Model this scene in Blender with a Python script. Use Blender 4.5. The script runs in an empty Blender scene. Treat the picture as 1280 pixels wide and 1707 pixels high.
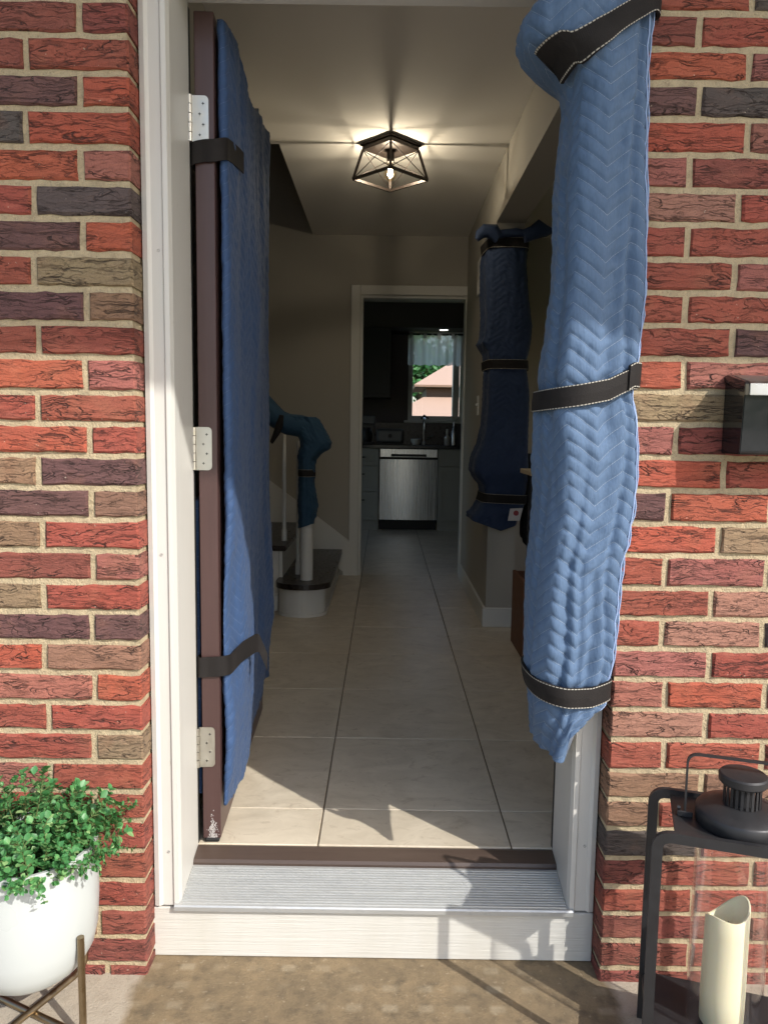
import bpy, bmesh, math, random
import numpy as np
from mathutils import Vector, Matrix, noise as mnoise
random.seed(7); RNG = np.random.default_rng(7)
scene = bpy.context.scene
col = scene.collection
PI = math.pi

# ------------------------------------------------------------------ camera
F_PX = 1275.56; CAM = np.array([0.0108, -1.5987, 1.2315]); PITCH, YAW, ROLL = 0.1088, 0.0005, 0.0143
_f = np.array([-math.sin(YAW)*math.cos(PITCH), math.cos(YAW)*math.cos(PITCH), -math.sin(PITCH)])
_r = np.cross(_f, [0, 0, 1.]); _r /= np.linalg.norm(_r); _d = np.cross(_f, _r)
_R = math.cos(ROLL)*_r - math.sin(ROLL)*_d; _D = math.sin(ROLL)*_r + math.cos(ROLL)*_d
cam_data = bpy.data.cameras.new('camera'); cam = bpy.data.objects.new('camera', cam_data); col.objects.link(cam)
cam.matrix_world = Matrix(((_R[0], -_D[0], -_f[0], CAM[0]), (_R[1], -_D[1], -_f[1], CAM[1]), (_R[2], -_D[2], -_f[2], CAM[2]), (0, 0, 0, 1)))
cam_data.sensor_fit = 'VERTICAL'; cam_data.sensor_height = 24.0
cam_data.lens = F_PX/1707*24.0
cam_data.clip_start = 0.02; cam_data.clip_end = 500
scene.camera = cam

def hit(u, v, axis, val):
    """where the line of sight through photo pixel (u, v) meets the plane axis = val"""
    d = _R*(u-640)/F_PX + _D*(v-853.5)/F_PX + _f
    return CAM + d*(val-CAM[axis])/d[axis]

# ------------------------------------------------------------------ light
SUN_DIR = Vector((-1.05, 1.0, -1.10)).normalized()          # the way sunlight travels
ELEV = math.asin(-SUN_DIR.z)
world = bpy.data.worlds.new('World'); scene.world = world; world.use_nodes = True
nt = world.node_tree; nt.nodes.clear()
sky = nt.nodes.new('ShaderNodeTexSky'); sky.sky_type = 'NISHITA'; sky.sun_disc = False
sky.sun_elevation = ELEV; sky.sun_rotation = math.atan2(-SUN_DIR.x, -SUN_DIR.y)
sky.air_density = 1.0; sky.dust_density = 2.0; sky.ozone_density = 1.0
bg = nt.nodes.new('ShaderNodeBackground'); bg.inputs['Strength'].default_value = 0.15
out = nt.nodes.new('ShaderNodeOutputWorld')
nt.links.new(sky.outputs[0], bg.inputs[0]); nt.links.new(bg.outputs[0], out.inputs[0])
sun_d = bpy.data.lights.new('sun', 'SUN'); sun_d.energy = 2.7; sun_d.angle = math.radians(0.55); sun_d.color = (1.0, 0.955, 0.885)
sun = bpy.data.objects.new('sun', sun_d); col.objects.link(sun); sun.location = (4, -4, 6)
sun.rotation_euler = SUN_DIR.to_track_quat('-Z', 'Y').to_euler()
vs = scene.view_settings; vs.view_transform = 'Standard'; vs.look = 'None'; vs.gamma = 1.0; vs.use_curve_mapping = False
vs.exposure = 0.85
scene.cycles.use_denoising = True
scene.cycles.max_bounces = 10; scene.cycles.diffuse_bounces = 6; scene.cycles.glossy_bounces = 4
scene.cycles.transparent_max_bounces = 12; scene.cycles.caustics_reflective = False; scene.cycles.caustics_refractive = False
scene.cycles.sample_clamp_indirect = 6.0

# ------------------------------------------------------------------ materials
class NB:
    def __init__(s, name):
        s.m = bpy.data.materials.new(name); s.m.use_nodes = True
        s.t = s.m.node_tree; s.t.nodes.clear()
        s.o = s.t.nodes.new('ShaderNodeOutputMaterial')
        s.p = s.t.nodes.new('ShaderNodeBsdfPrincipled'); s.l(s.p.outputs[0], s.o.inputs[0])
    def l(s, a, b): s.t.links.new(a, b)
    def put(s, sock, v):
        if hasattr(v, 'links') or isinstance(v, bpy.types.NodeSocket): s.l(v, sock)
        else: sock.default_value = v
    def n(s, typ, ins=None, **kw):
        x = s.t.nodes.new(typ)
        for k, v in kw.items(): setattr(x, k, v)
        for k, v in (ins or {}).items(): s.put(x.inputs[k], v)
        return x
    def coord(s, which='Object'): return s.n('ShaderNodeTexCoord').outputs[which]
    def map(s, vec, scale=(1, 1, 1), loc=(0, 0, 0), rot=(0, 0, 0)):
        return s.n('ShaderNodeMapping', {'Vector': vec, 'Scale': scale, 'Location': loc, 'Rotation': rot}).outputs[0]
    def noise(s, vec, scale, detail=4, rough=.55, dist=0, o=0):
        return s.n('ShaderNodeTexNoise', {'Vector': vec, 'Scale': scale, 'Detail': detail, 'Roughness': rough, 'Distortion': dist}).outputs[o]
    def ramp(s, fac, stops, interp='LINEAR'):
        r = s.n('ShaderNodeValToRGB', {'Fac': fac}); e = r.color_ramp; e.interpolation = interp
        while len(e.elements) < len(stops): e.elements.new(0.5)
        for el, (p, c) in zip(e.elements, stops):
            el.position = p; el.color = (c, c, c, 1) if isinstance(c, (int, float)) else tuple(c)+(1,)
        return r.outputs[0]
    def math(s, op, a, b=0.0, c=0.0, clamp=False):
        x = s.n('ShaderNodeMath', operation=op, use_clamp=clamp)
        s.put(x.inputs[0], a); s.put(x.inputs[1], b); s.put(x.inputs[2], c); return x.outputs[0]
    def mix(s, fac, a, b, mode='MIX'):
        x = s.n('ShaderNodeMix', data_type='RGBA', blend_type=mode)
        def cc(v): return tuple(v)+(1,) if isinstance(v, tuple) and len(v) == 3 else v
        s.put(x.inputs[0], fac); s.put(x.inputs[6], cc(a)); s.put(x.inputs[7], cc(b)); return x.outputs[2]
    def bump(s, h, strength=.3, dist=.01, normal=None):
        x = s.n('ShaderNodeBump', {'Height': h, 'Strength': strength, 'Distance': dist})
        if normal is not None: s.l(normal, x.inputs['Normal'])
        s.l(x.outputs[0], s.p.inputs['Normal']); return x.outputs[0]
    def set(s, **kw):
        for k, v in kw.items():
            k = k.replace('_', ' ')
            if isinstance(v, tuple) and len(v) == 3 and 'Color' in k: v = v+(1,)
            s.put(s.p.inputs[k], v)
        return s

def simple(name, c, rough=.5, metal=0, var=.08, scale=30, bump=.0, bscale=200, **kw):
    b = NB(name); co = b.coord()
    n = b.noise(co, scale, 4)
    lo = tuple(x*(1-var) for x in c); hi = tuple(min(1, x*(1+var)) for x in c)
    b.set(Base_Color=b.mix(n, lo, hi), Roughness=b.ramp(n, [(0.3, max(0, rough-.06)), (.7, min(1, rough+.06))]), Metallic=metal, **kw)
    if bump: b.bump(b.noise(co, bscale, 3), bump, .002)
    return b.m

def mat_brick():
    b = NB('rug_face_brick'); oi = b.n('ShaderNodeObjectInfo'); rnd = oi.outputs['Random']
    co = b.coord()
    off = b.n('ShaderNodeCombineXYZ', {0: b.math('MULTIPLY', rnd, 37.0), 1: b.math('MULTIPLY', rnd, 11.0), 2: b.math('MULTIPLY', rnd, 23.0)}).outputs[0]
    v = b.n('ShaderNodeVectorMath', {0: co, 1: off}, operation='ADD').outputs[0]
    warp = b.noise(v, 22, 3, o=1)
    w2 = b.n('ShaderNodeVectorMath', {0: warp, 1: (.5, .5, .5)}, operation='SUBTRACT').outputs[0]
    w3 = b.n('ShaderNodeVectorMath', {0: w2, 1: (.018, .018, .022)}, operation='MULTIPLY').outputs[0]
    vw = b.n('ShaderNodeVectorMath', {0: v, 1: w3}, operation='ADD').outputs[0]
    # torn horizontal cracks, like bark: thin contour lines of stretched noise, at two sizes
    def lines(sc, width, det, dist):
        n = b.noise(b.map(vw, sc), 1.0, det, .6, dist)
        return b.ramp(b.math('ABSOLUTE', b.math('SUBTRACT', n, .5)), [(0.0, 1), (width, 0)])
    big = lines((6, 6, 38), .020, 3, 1.0); small = lines((13, 13, 95), .020, 3, .7)
    breakup = b.ramp(b.noise(b.map(v, (12, 12, 34)), 1.0, 2), [(.38, .15), (.58, 1)])
    crack = b.math('MULTIPLY', b.math('MAXIMUM', big, b.math('MULTIPLY', small, .45)), breakup)
    fine = b.noise(b.map(vw, (26, 26, 130)), 1.0, 6, .68)
    grit = b.noise(v, 300, 3, .7)
    base = oi.outputs['Color']
    tone = b.noise(b.map(v, (9, 9, 16)), 1.0, 3)
    c1 = b.mix(b.math('MULTIPLY', b.ramp(tone, [(.35, 0), (.75, 1)]), .45), base, b.mix(.5, base, (.16, .085, .075)))
    c1 = b.mix(b.math('MULTIPLY', b.ramp(b.noise(v, 13, 2), [(.55, 0), (.8, 1)]), .35), c1, (.36, .16, .09))
    c2 = b.mix(b.ramp(fine, [(.25, .30), (.7, 0)]), c1, b.mix(.75, c1, (.04, .02, .016)))
    c3 = b.mix(b.math('MULTIPLY', crack, .85), c2, (.030, .014, .011))
    c3 = b.mix(b.ramp(fine, [(.55, 0), (.85, .35)]), c3, b.mix(.5, c1, (.55, .30, .22)))  # paler ridge tops: highlights put into the colour
    c3 = b.mix(b.ramp(grit, [(.36, .45), (.5, 0)]), c3, b.mix(.6, c3, (.03, .015, .012)))
    speck = b.ramp(b.noise(v, 160, 1), [(.77, 0), (.81, 1)])
    c4 = b.mix(b.math('MULTIPLY', speck, .5), c3, (.62, .54, .42))
    b.set(Base_Color=c4, Roughness=.88)
    h = b.math('ADD', b.math('MULTIPLY', fine, .55), b.math('MULTIPLY', crack, -1.0))
    h = b.math('ADD', h, b.math('MULTIPLY', grit, .12))
    b.bump(h, 1.0, .007)
    return b.m

def mat_mortar():
    b = NB('mortar'); co = b.coord()
    n = b.noise(co, 9, 4); g = b.noise(co, 260, 3, .7); m = b.noise(co, 60, 4)
    c = b.mix(n, (.42, .335, .205), (.53, .435, .285))
    c = b.mix(b.ramp(m, [(.45, 0), (.75, .5)]), c, (.27, .215, .14))
    c = b.mix(b.ramp(g, [(.28, .6), (.42, 0)]), c, (.2, .16, .11))
    b.set(Base_Color=c, Roughness=.93)
    b.bump(b.math('ADD', b.math('MULTIPLY', g, .6), m), 1.0, .006)
    return b.m

def mat_paint(name, c, chip=.0, grain=None, dirt=.25, rough=.42):
    b = NB(name); co = b.coord('Object')
    n = b.noise(b.map(co, (6, 6, 2)), 1, 5, .6)
    col1 = b.mix(b.ramp(n, [(.45, 0), (.8, dirt)]), c, tuple(x*f for x, f in zip(c, (.78, .74, .66))))
    fl = b.ramp(b.noise(b.map(co, (120, 120, 22)), 1, 2), [(.75, 0), (.78, 1)])
    col1 = b.mix(b.math('MULTIPLY', fl, chip), col1, (.33, .30, .25))
    b.set(Base_Color=col1, Roughness=rough)
    if grain: b.bump(b.noise(b.map(co, grain), 1, 4, .6), .5, .003)
    else: b.bump(b.noise(b.map(co, (60, 60, 8)), 1, 3), .12, .003)
    return b.m

def mat_tile():
    b = NB('travertine_tile'); oi = b.n('ShaderNodeObjectInfo'); rnd = oi.outputs['Random']
    co = b.coord(); off = b.n('ShaderNodeCombineXYZ', {0: b.math('MULTIPLY', rnd, 41.0), 1: b.math('MULTIPLY', rnd, 17.0), 2: 0.0}).outputs[0]
    v = b.n('ShaderNodeVectorMath', {0: co, 1: off}, operation='ADD').outputs[0]
    n1 = b.noise(b.map(v, (5, 7, 4)), 1, 6, .65, 1.4); n2 = b.noise(b.map(v, (13, 21, 10)), 1, 7, .72, 1.6); n3 = b.noise(v, 120, 3)
    c = b.mix(b.ramp(n1, [(.3, 0), (.7, 1)]), (.49, .425, .325), (.66, .585, .465))
    c = b.mix(b.ramp(n2, [(.56, 0), (.74, .7)]), c, (.29, .22, .15))
    c = b.mix(b.ramp(n3, [(.35, .22), (.5, 0)]), c, (.6, .53, .42))
    c = b.mix(b.math('MULTIPLY', rnd, .12), c, (.30, .25, .18))
    b.set(Base_Color=c, Roughness=b.ramp(n2, [(.3, .30), (.7, .44)]))
    b.bump(n2, .10, .002)
    return b.m

def mat_concrete():
    b = NB('porch_concrete'); co = b.coord('Object')
    n = b.noise(co, 3.2, 6, .65); g = b.noise(co, 210, 3, .7); m = b.noise(co, 24, 5, .65)
    c = b.mix(n, (.35, .30, .235), (.45, .395, .315))
    c = b.mix(b.ramp(m, [(.5, 0), (.75, .5)]), c, (.25, .205, .15))
    c = b.mix(b.ramp(g, [(.3, .55), (.42, 0)]), c, (.17, .14, .10))
    # old doormat stain, as wide as the door step, with the pale print of the mat's holes
    sep = b.n('ShaderNodeSeparateXYZ', {0: co}); x, y = sep.outputs[0], sep.outputs[1]
    wob = b.math('MULTIPLY', b.math('SUBTRACT', b.noise(co, 9, 4), .5), .07)
    ax = b.math('ADD', b.math('ABSOLUTE', x), wob)
    st = b.ramp(ax, [(.512, 1), (.536, 0)])
    brown = b.mix(b.ramp(b.noise(co, 9, 7, .75), [(.3, 0), (.7, 1)]), (.085, .058, .026), (.25, .175, .088))
    brown = b.mix(b.ramp(m, [(.52, 0), (.68, .6)]), brown, (.055, .040, .022)); brown = b.mix(b.ramp(b.noise(co, 75, 3), [(.62, 0), (.72, .5)]), brown, (.36, .29, .19))
    brown = b.mix(b.ramp(g, [(.28, .5), (.4, 0)]), brown, (.06, .043, .026))
    fx = b.math('ABSOLUTE', b.math('SUBTRACT', b.math('FRACT', b.math('MULTIPLY', x, 13.0)), .5))
    fy = b.math('ABSOLUTE', b.math('SUBTRACT', b.math('FRACT', b.math('MULTIPLY', y, 17.0)), .5))
    hole = b.math('MULTIPLY', b.ramp(fx, [(.16, 1), (.27, 0)]), b.ramp(fy, [(.10, 1), (.25, 0)]))
    hole = b.math('MULTIPLY', hole, b.ramp(b.noise(co, 5.5, 3), [(.44, 0), (.64, .5)]))
    brown = b.mix(hole, brown, (.36, .30, .20))
    c = b.mix(b.math('MULTIPLY', st, .86), c, brown)
    b.set(Base_Color=c, Roughness=.92)
    b.bump(b.math('ADD', g, b.math('MULTIPLY', m, 1.5)), .5, .004)
    return b.m

def mat_quilt(name, c, stitch=(.55, .62, .72), half=.060, slope=.75, pitch=.030, amount=.75):
    b = NB(name)
    uv = b.n('ShaderNodeUVMap', uv_map='UVMap').outputs[0]
    sep = b.n('ShaderNodeSeparateXYZ', {0: uv}); u, v = sep.outputs[0], sep.outputs[1]
    tri = b.math('PINGPONG', u, half)
    s = b.math('DIVIDE', b.math('SUBTRACT', v, b.math('MULTIPLY', tri, slope)), pitch)
    fr = b.math('ABSOLUTE', b.math('SUBTRACT', b.math('FRACT', s), .5))          # .5 on the stitch line
    line = b.ramp(fr, [(.476, 0), (.495, 1)])
    dash = b.ramp(b.math('FRACT', b.math('MULTIPLY', u, 230.0)), [(.62, 1), (.72, .55)])
    co = b.coord('Object')
    keep = b.ramp(b.noise(co, 26, 2), [(.30, .35), (.55, 1)])
    line = b.math('MULTIPLY', b.math('MULTIPLY', line, dash), keep)
    n = b.noise(co, 7, 4); w = b.noise(b.map(co, (300, 300, 60)), 1, 3)
    cc = b.mix(n, tuple(x*.86 for x in c), tuple(min(1, x*1.12) for x in c))
    cc = b.mix(b.ramp(w, [(.3, .35), (.6, 0)]), cc, tuple(x*.6 for x in c))
    cc = b.mix(b.ramp(fr, [(.40, 0), (.47, .22)]), cc, tuple(x*.55 for x in c))
    cc = b.mix(b.math('MULTIPLY', line, amount), cc, stitch)
    b.set(Base_Color=cc, Roughness=.8, Sheen_Weight=.08, Sheen_Roughness=.4)
    b.bump(b.math('ADD', w, b.math('MULTIPLY', b.noise(co, 60, 4), 1.2)), .35, .003)
    return b.m

def mat_strap():
    b = NB('black_strap'); uv = b.n('ShaderNodeUVMap', uv_map='UVMap').outputs[0]
    sep = b.n('ShaderNodeSeparateXYZ', {0: uv}); u, v = sep.outputs[0], sep.outputs[1]
    e = b.math('ABSOLUTE', b.math('SUBTRACT', v, .5))
    line = b.math('MULTIPLY', b.ramp(e, [(.41, 0), (.425, 1), (.45, 1), (.465, 0)]), b.ramp(b.math('FRACT', b.math('MULTIPLY', u, 150.0)), [(.6, 1), (.7, .1)]))
    n = b.noise(b.coord('Object'), 25, 4)
    c = b.mix(n, (.008, .007, .007), (.020, .017, .016)); c = b.mix(b.math('MULTIPLY', line, .8), c, (.55, .52, .45))
    b.set(Base_Color=c, Roughness=.75, Specular_IOR_Level=.25); b.bump(b.noise(b.coord('Object'), 600, 2), .4, .002)
    return b.m

def mat_leaf():
    b = NB('leaf'); g = b.n('ShaderNodeNewGeometry'); rp = g.outputs['Random Per Island']
    c = b.mix(rp, (.05, .19, .065), (.13, .36, .12)); c = b.mix(b.ramp(rp, [(.86, 0), (1, .8)]), c, (.36, .50, .22))
    b.set(Base_Color=c, Roughness=.42)
    tr = b.n('ShaderNodeBsdfTranslucent', {'Color': b.mix(.5, c, (.16, .38, .06))}).outputs[0]
    mx = b.n('ShaderNodeMixShader', {0: .28, 1: b.p.outputs[0], 2: tr}).outputs[0]; b.l(mx, b.o.inputs[0])
    return b.m

def mat_glass(name, tint=(1, 1, 1), refl=1.0):
    b = NB(name); fc = b.n('ShaderNodeLayerWeight', {'Blend': .5}).outputs['Facing']; fr = b.math('ADD', b.math('MULTIPLY', b.math('POWER', fc, 4.0), .75), .035)
    gl = b.n('ShaderNodeBsdfGlossy', {'Roughness': .02, 'Color': (1, 1, 1, 1)}).outputs[0]
    tp = b.n('ShaderNodeBsdfTransparent', {'Color': tint+(1,)}).outputs[0]
    b.l(b.n('ShaderNodeMixShader', {0: b.math('MULTIPLY', fr, refl), 1: tp, 2: gl}).outputs[0], b.o.inputs[0])
    return b.m

def mat_metal(name, c, rough=.35, brushed=None, metal=1.0):
    b = NB(name); co = b.coord('Object')
    n = b.noise(b.map(co, brushed) if brushed else co, 1 if brushed else 40, 4)
    b.set(Base_Color=b.mix(n, tuple(x*.85 for x in c), tuple(min(1, x*1.1) for x in c)), Metallic=metal, Roughness=b.ramp(n, [(.3, rough*.8), (.7, min(1, rough*1.25))]))
    b.bump(n, .1, .001)
    return b.m

def mat_emit(name, c, s):
    b = NB(name); b.set(Base_Color=c, Emission_Color=c, Emission_Strength=s); return b.m

def mat_sheer():
    b = NB('sheer_curtain')
    d = b.n('ShaderNodeBsdfTranslucent', {'Color': (.85, .85, .85, 1)}).outputs[0]
    df = b.n('ShaderNodeBsdfDiffuse', {'Color': (.8, .8, .8, 1)}).outputs[0]
    tp = b.n('ShaderNodeBsdfTransparent', {'Color': (1, 1, 1, 1)}).outputs[0]
    a = b.n('ShaderNodeMixShader', {0: .22, 1: d, 2: df}).outputs[0]
    b.l(b.n('ShaderNodeMixShader', {0: .14, 1: a, 2: tp}).outputs[0], b.o.inputs[0]); return b.m

def mat_grass():
    b = NB('lawn_grass'); co = b.coord('Object')
    b.set(Base_Color=b.mix(b.noise(co, 2.5, 8, .7), (.035, .075, .018), (.085, .13, .035)), Roughness=.9); b.bump(b.noise(co, 60, 4), .8, .03); return b.m

def mat_wood(name, c1, c2, rough=.35, axis=1):
    b = NB(name); co = b.coord('Object'); sc = [60, 60, 60]; sc[axis] = 4
    n = b.noise(b.map(co, tuple(sc)), 1, 5, .6, .5)
    b.set(Base_Color=b.mix(n, c1, c2), Roughness=rough); b.bump(n, .12, .002); return b.m

def mat_sill():
    b = NB('weathered_aluminium'); co = b.coord('Object')
    n = b.noise(b.map(co, (3, 60, 60)), 1, 4); m = b.noise(b.map(co, (14, 60, 20)), 1, 6, .75)
    c = b.mix(n, (.42, .43, .43), (.60, .61, .60)); c = b.mix(b.ramp(m, [(.55, 0), (.75, .55)]), c, (.23, .24, .25))
    b.set(Base_Color=c, Metallic=.55, Roughness=b.ramp(m, [(.3, .34), (.7, .6)])); b.bump(m, .15, .002); return b.m

M = dict(
    brick=mat_brick(), mortar=mat_mortar(), tile=mat_tile(), concrete=mat_concrete(), leaf=mat_leaf(), strap=mat_strap(), sill=mat_sill(),
    white=mat_paint('white_paint', (.58, .57, .535), chip=.5, dirt=.22), kick=mat_paint('embossed_white_board', (.57, .56, .52), grain=(7, 40, 190), dirt=.45),
    wall=mat_paint('greige_wall', (.40, .375, .325), dirt=.06, rough=.75), ceiling=mat_paint('ceiling_paint', (.80, .77, .71), dirt=.05, rough=.85),
    trim=mat_paint('interior_trim', (.66, .65, .61), dirt=.1),
    grout=simple('grout', (.16, .125, .085), .9, bump=.3),
    door=mat_wood('brown_door', (.052, .028, .026), (.080, .043, .040), .36, 2), dark=simple('black_rubber', (.008, .008, .008), .6),
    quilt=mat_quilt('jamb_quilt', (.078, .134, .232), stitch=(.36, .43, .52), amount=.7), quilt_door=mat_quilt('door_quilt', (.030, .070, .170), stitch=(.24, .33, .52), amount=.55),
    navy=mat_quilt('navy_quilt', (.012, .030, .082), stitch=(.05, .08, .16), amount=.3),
    hinge=mat_metal('satin_nickel', (.62, .60, .54), .38), black=mat_metal('black_metal', (.040, .040, .043), .46, metal=.5),
    bronze=mat_metal('dark_bronze', (.030, .022, .018), .5, metal=.5), brass=mat_metal('antique_brass', (.33, .26, .17), .33),
    pot=simple('white_ceramic', (.46, .49, .485), .32, var=.03, scale=4), soil=simple('soil', (.03, .022, .015), .95, bump=.8),
    stem=simple('stem', (.10, .13, .04), .7), glass=mat_glass('clear_glass'), wax=simple('cream_wax', (.76, .71, .50), .5, var=.04, scale=8, Subsurface_Weight=.35, Subsurface_Radius=(.02, .012, .006)),
    mail=simple('gloss_black_enamel', (.012, .013, .014), .12, var=.05), lid=mat_metal('worn_lid_metal', (.40, .41, .42), .35),
    tread=simple('black_brown_tread', (.022, .016, .014), .3), cab=simple('grey_cabinet', (.30, .30, .27), .45, var=.04),
    counter=simple('dark_counter', (.02, .02, .022), .22, var=.5, scale=90), steel=mat_metal('brushed_steel', (.60, .60, .60), .27, (220, 220, 1.5)),
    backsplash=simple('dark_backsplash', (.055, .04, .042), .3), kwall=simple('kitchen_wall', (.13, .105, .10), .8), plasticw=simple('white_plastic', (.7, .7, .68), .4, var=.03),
    sheer=mat_sheer(), lawn=mat_grass(), roof=simple('tan_roof_panel', (.46, .33, .26), .6, var=.06), timber=mat_wood('dark_timber', (.05, .03, .02), (.09, .055, .035), .6, 2),
    bark=simple('bark', (.10, .075, .05), .9, bump=.6, bscale=30), oak=mat_wood('dark_oak_floor', (.045, .022, .011), (.085, .045, .023), .32, 1),
    rawood=mat_wood('raw_wood', (.42, .33, .22), (.55, .45, .32), .6, 0), box=simple('brown_wood_panel', (.15, .062, .030), .6, var=.1), cloth=simple('black_cloth', (.010, .011, .012), .9),
    tag=simple('white_tag', (.62, .60, .60), .7), red=simple('red_print', (.30, .05, .06), .7), bulbglass=mat_glass('bulb_glass', (1, .93, .8)), filament=mat_emit('filament', (1, .80, .50), 40.0),
    lamp=mat_emit('soffit_lamp', (1, .95, .88), 3.0), scuff=simple('bare_metal_scuff', (.50, .48, .47), .5, bump=.6, bscale=90), nail=simple('nail_head', (.03, .025, .02), .6),
)

# ------------------------------------------------------------------ building helpers
def tag(o, label=None, cat=None, group=None, kind=None):
    for k, v in (('label', label), ('category', cat), ('group', group), ('kind', kind)):
        if v: o[k] = v
    return o
def wm(o):
    b = Matrix.Translation(o.location) @ o.rotation_euler.to_matrix().to_4x4()
    return wm(o.parent) @ o.matrix_parent_inverse @ b if o.parent else b
def root_of(o):
    while o.parent: o = o.parent
    return o
def link(name, me, mat=None, parent=None, loc=None):
    """a mesh object; the coordinates are the room's, or the thing's own when it was made with local=True"""
    o = bpy.data.objects.new(name, me); col.objects.link(o)
    if mat is not None and me is not None and not me.materials: me.materials.append(M[mat] if isinstance(mat, str) else mat)
    if parent is not None:
        rt = root_of(parent); fr = wm(rt) if rt.name in LOCAL else Matrix()
        o.parent = parent; o.matrix_parent_inverse = wm(parent).inverted() @ fr
    if loc is not None: o.location = loc
    return o
LOCAL = set()
def thing(name, label, cat, loc=(0, 0, 0), rz=0, group=None, local=False):
    o = bpy.data.objects.new(name, None); col.objects.link(o); o.location = loc; o.rotation_euler.z = rz
    o.empty_display_size = .05
    if local: LOCAL.add(o.name)
    return tag(o, label, cat, group)
def shade(me, smooth):
    if smooth:
        me.polygons.foreach_set('use_smooth', [True]*len(me.polygons))
        if len(me.polygons) < 20000: me.set_sharp_from_angle(angle=math.radians(38))
def bm_mesh(name, bm, smooth=False):
    me = bpy.data.meshes.new(name); bm.normal_update(); bm.to_mesh(me); bm.free(); shade(me, smooth); return me
def bm_box(bm, x0, x1, y0, y1, z0, z1, bevel=0, seg=1):
    vs_ = [bm.verts.new((x, y, z)) for x in (x0, x1) for y in (y0, y1) for z in (z0, z1)]
    fs = [bm.faces.new([vs_[i] for i in f]) for f in ((0, 1, 3, 2), (4, 6, 7, 5), (0, 4, 5, 1), (2, 3, 7, 6), (0, 2, 6, 4), (1, 5, 7, 3))]
    if bevel:
        es = list({e for f in fs for e in f.edges})
        bmesh.ops.bevel(bm, geom=es, offset=bevel, segments=seg, profile=.5, affect='EDGES')
def box(name, x0, x1, y0, y1, z0, z1, mat, parent=None, bevel=0.0, seg=1, **tg):
    c = ((x0+x1)/2, (y0+y1)/2, (z0+z1)/2)
    bm = bmesh.new(); bm_box(bm, x0-c[0], x1-c[0], y0-c[1], y1-c[1], z0-c[2], z1-c[2], bevel, seg)
    o = link(name, bm_mesh(name, bm), mat, parent, c)
    return tag(o, **tg) if tg else o
def struct(name, x0, x1, y0, y1, z0, z1, mat, parent=None): return box(name, x0, x1, y0, y1, z0, z1, mat, parent, kind='structure')
def bm_tube(bm, pts, rad, n=10, caps=True):
    pts = [Vector(p) for p in pts]; rings = []
    rad = rad if isinstance(rad, (list, tuple)) else [rad]*len(pts)
    up = Vector((0, 0, 1))
    t0 = (pts[1]-pts[0]).normalized()
    side = t0.orthogonal().normalized()
    for i, p in enumerate(pts):
        t = (pts[min(i+1, len(pts)-1)]-pts[max(i-1, 0)]).normalized()
        side = (side-t*side.dot(t)).normalized(); b2 = t.cross(side)
        rings.append([bm.verts.new(p+(side*math.cos(a)+b2*math.sin(a))*rad[i]) for a in (2*PI*k/n for k in range(n))])
    for a, b in zip(rings, rings[1:]):
        for k in range(n): bm.faces.new((a[k], a[(k+1) % n], b[(k+1) % n], b[k]))
    if caps: bm.faces.new(rings[0][::-1]); bm.faces.new(rings[-1])
def tube(name, pts, rad, mat, parent=None, n=10, loc=None):
    bm = bmesh.new(); bm_tube(bm, pts, rad, n); return link(name, bm_mesh(name, bm, True), mat, parent, loc)
def bm_bar(bm, pts, w, t, wdir):
    """flat bar w wide (along wdir) and t thick swept along pts"""
    wdir = Vector(wdir).normalized(); pts = [Vector(p) for p in pts]; rings = []
    for i, p in enumerate(pts):
        a = pts[max(i-1, 0)]; c = pts[min(i+1, len(pts)-1)]
        tg_ = (c-a).normalized(); nn = tg_.cross(wdir).normalized()
        rings.append([bm.verts.new(p+wdir*sx*w/2+nn*sy*t/2) for sx, sy in ((-1, -1), (1, -1), (1, 1), (-1, 1))])
    for a, b in zip(rings, rings[1:]):
        for k in range(4): bm.faces.new((a[k], a[(k+1) % 4], b[(k+1) % 4], b[k]))
    bm.faces.new(rings[0][::-1]); bm.faces.new(rings[-1])
def bar(name, pts, w, t, wdir, mat, parent=None, bevel=0):
    bm = bmesh.new(); bm_bar(bm, pts, w, t, wdir)
    if bevel: bmesh.ops.bevel(bm, geom=[e for e in bm.edges if e.calc_face_angle(0) > .9], offset=bevel, segments=1, affect='EDGES')
    return link(name, bm_mesh(name, bm), mat, parent)
def rounded(pts, r, n=6):
    """polyline with rounded corners"""
    pts = [Vector(p) for p in pts]; o = [pts[0]]
    for a, b, c in zip(pts, pts[1:], pts[2:]):
        p0 = b+(a-b).normalized()*r; p1 = b+(c-b).normalized()*r
        for k in range(n+1):
            t = k/n; o.append(p0*(1-t)**2+b*2*t*(1-t)+p1*t*t)
    return o+[pts[-1]]
def lathe(name, prof, mat, parent=None, n=40, loc=None, smooth=True, close=False):
    bm = bmesh.new(); rings = []
    for r, z in prof:
        rings.append([bm.verts.new((r*math.cos(a), r*math.sin(a), z)) for a in (2*PI*k/n for k in range(n))] if r > 1e-5 else [bm.verts.new((0, 0, z))])
    for a, b in zip(rings, rings[1:]):
        for k in range(n):
            if len(a) == 1 and len(b) == 1: continue
            if len(a) == 1: bm.faces.new((a[0], b[(k+1) % n], b[k]))
            elif len(b) == 1: bm.faces.new((a[k], a[(k+1) % n], b[0]))
            else: bm.faces.new((a[k], a[(k+1) % n], b[(k+1) % n], b[k]))
    bmesh.ops.recalc_face_normals(bm, faces=bm.faces)
    return link(name, bm_mesh(name, bm, smooth), mat, parent, loc)
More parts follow.
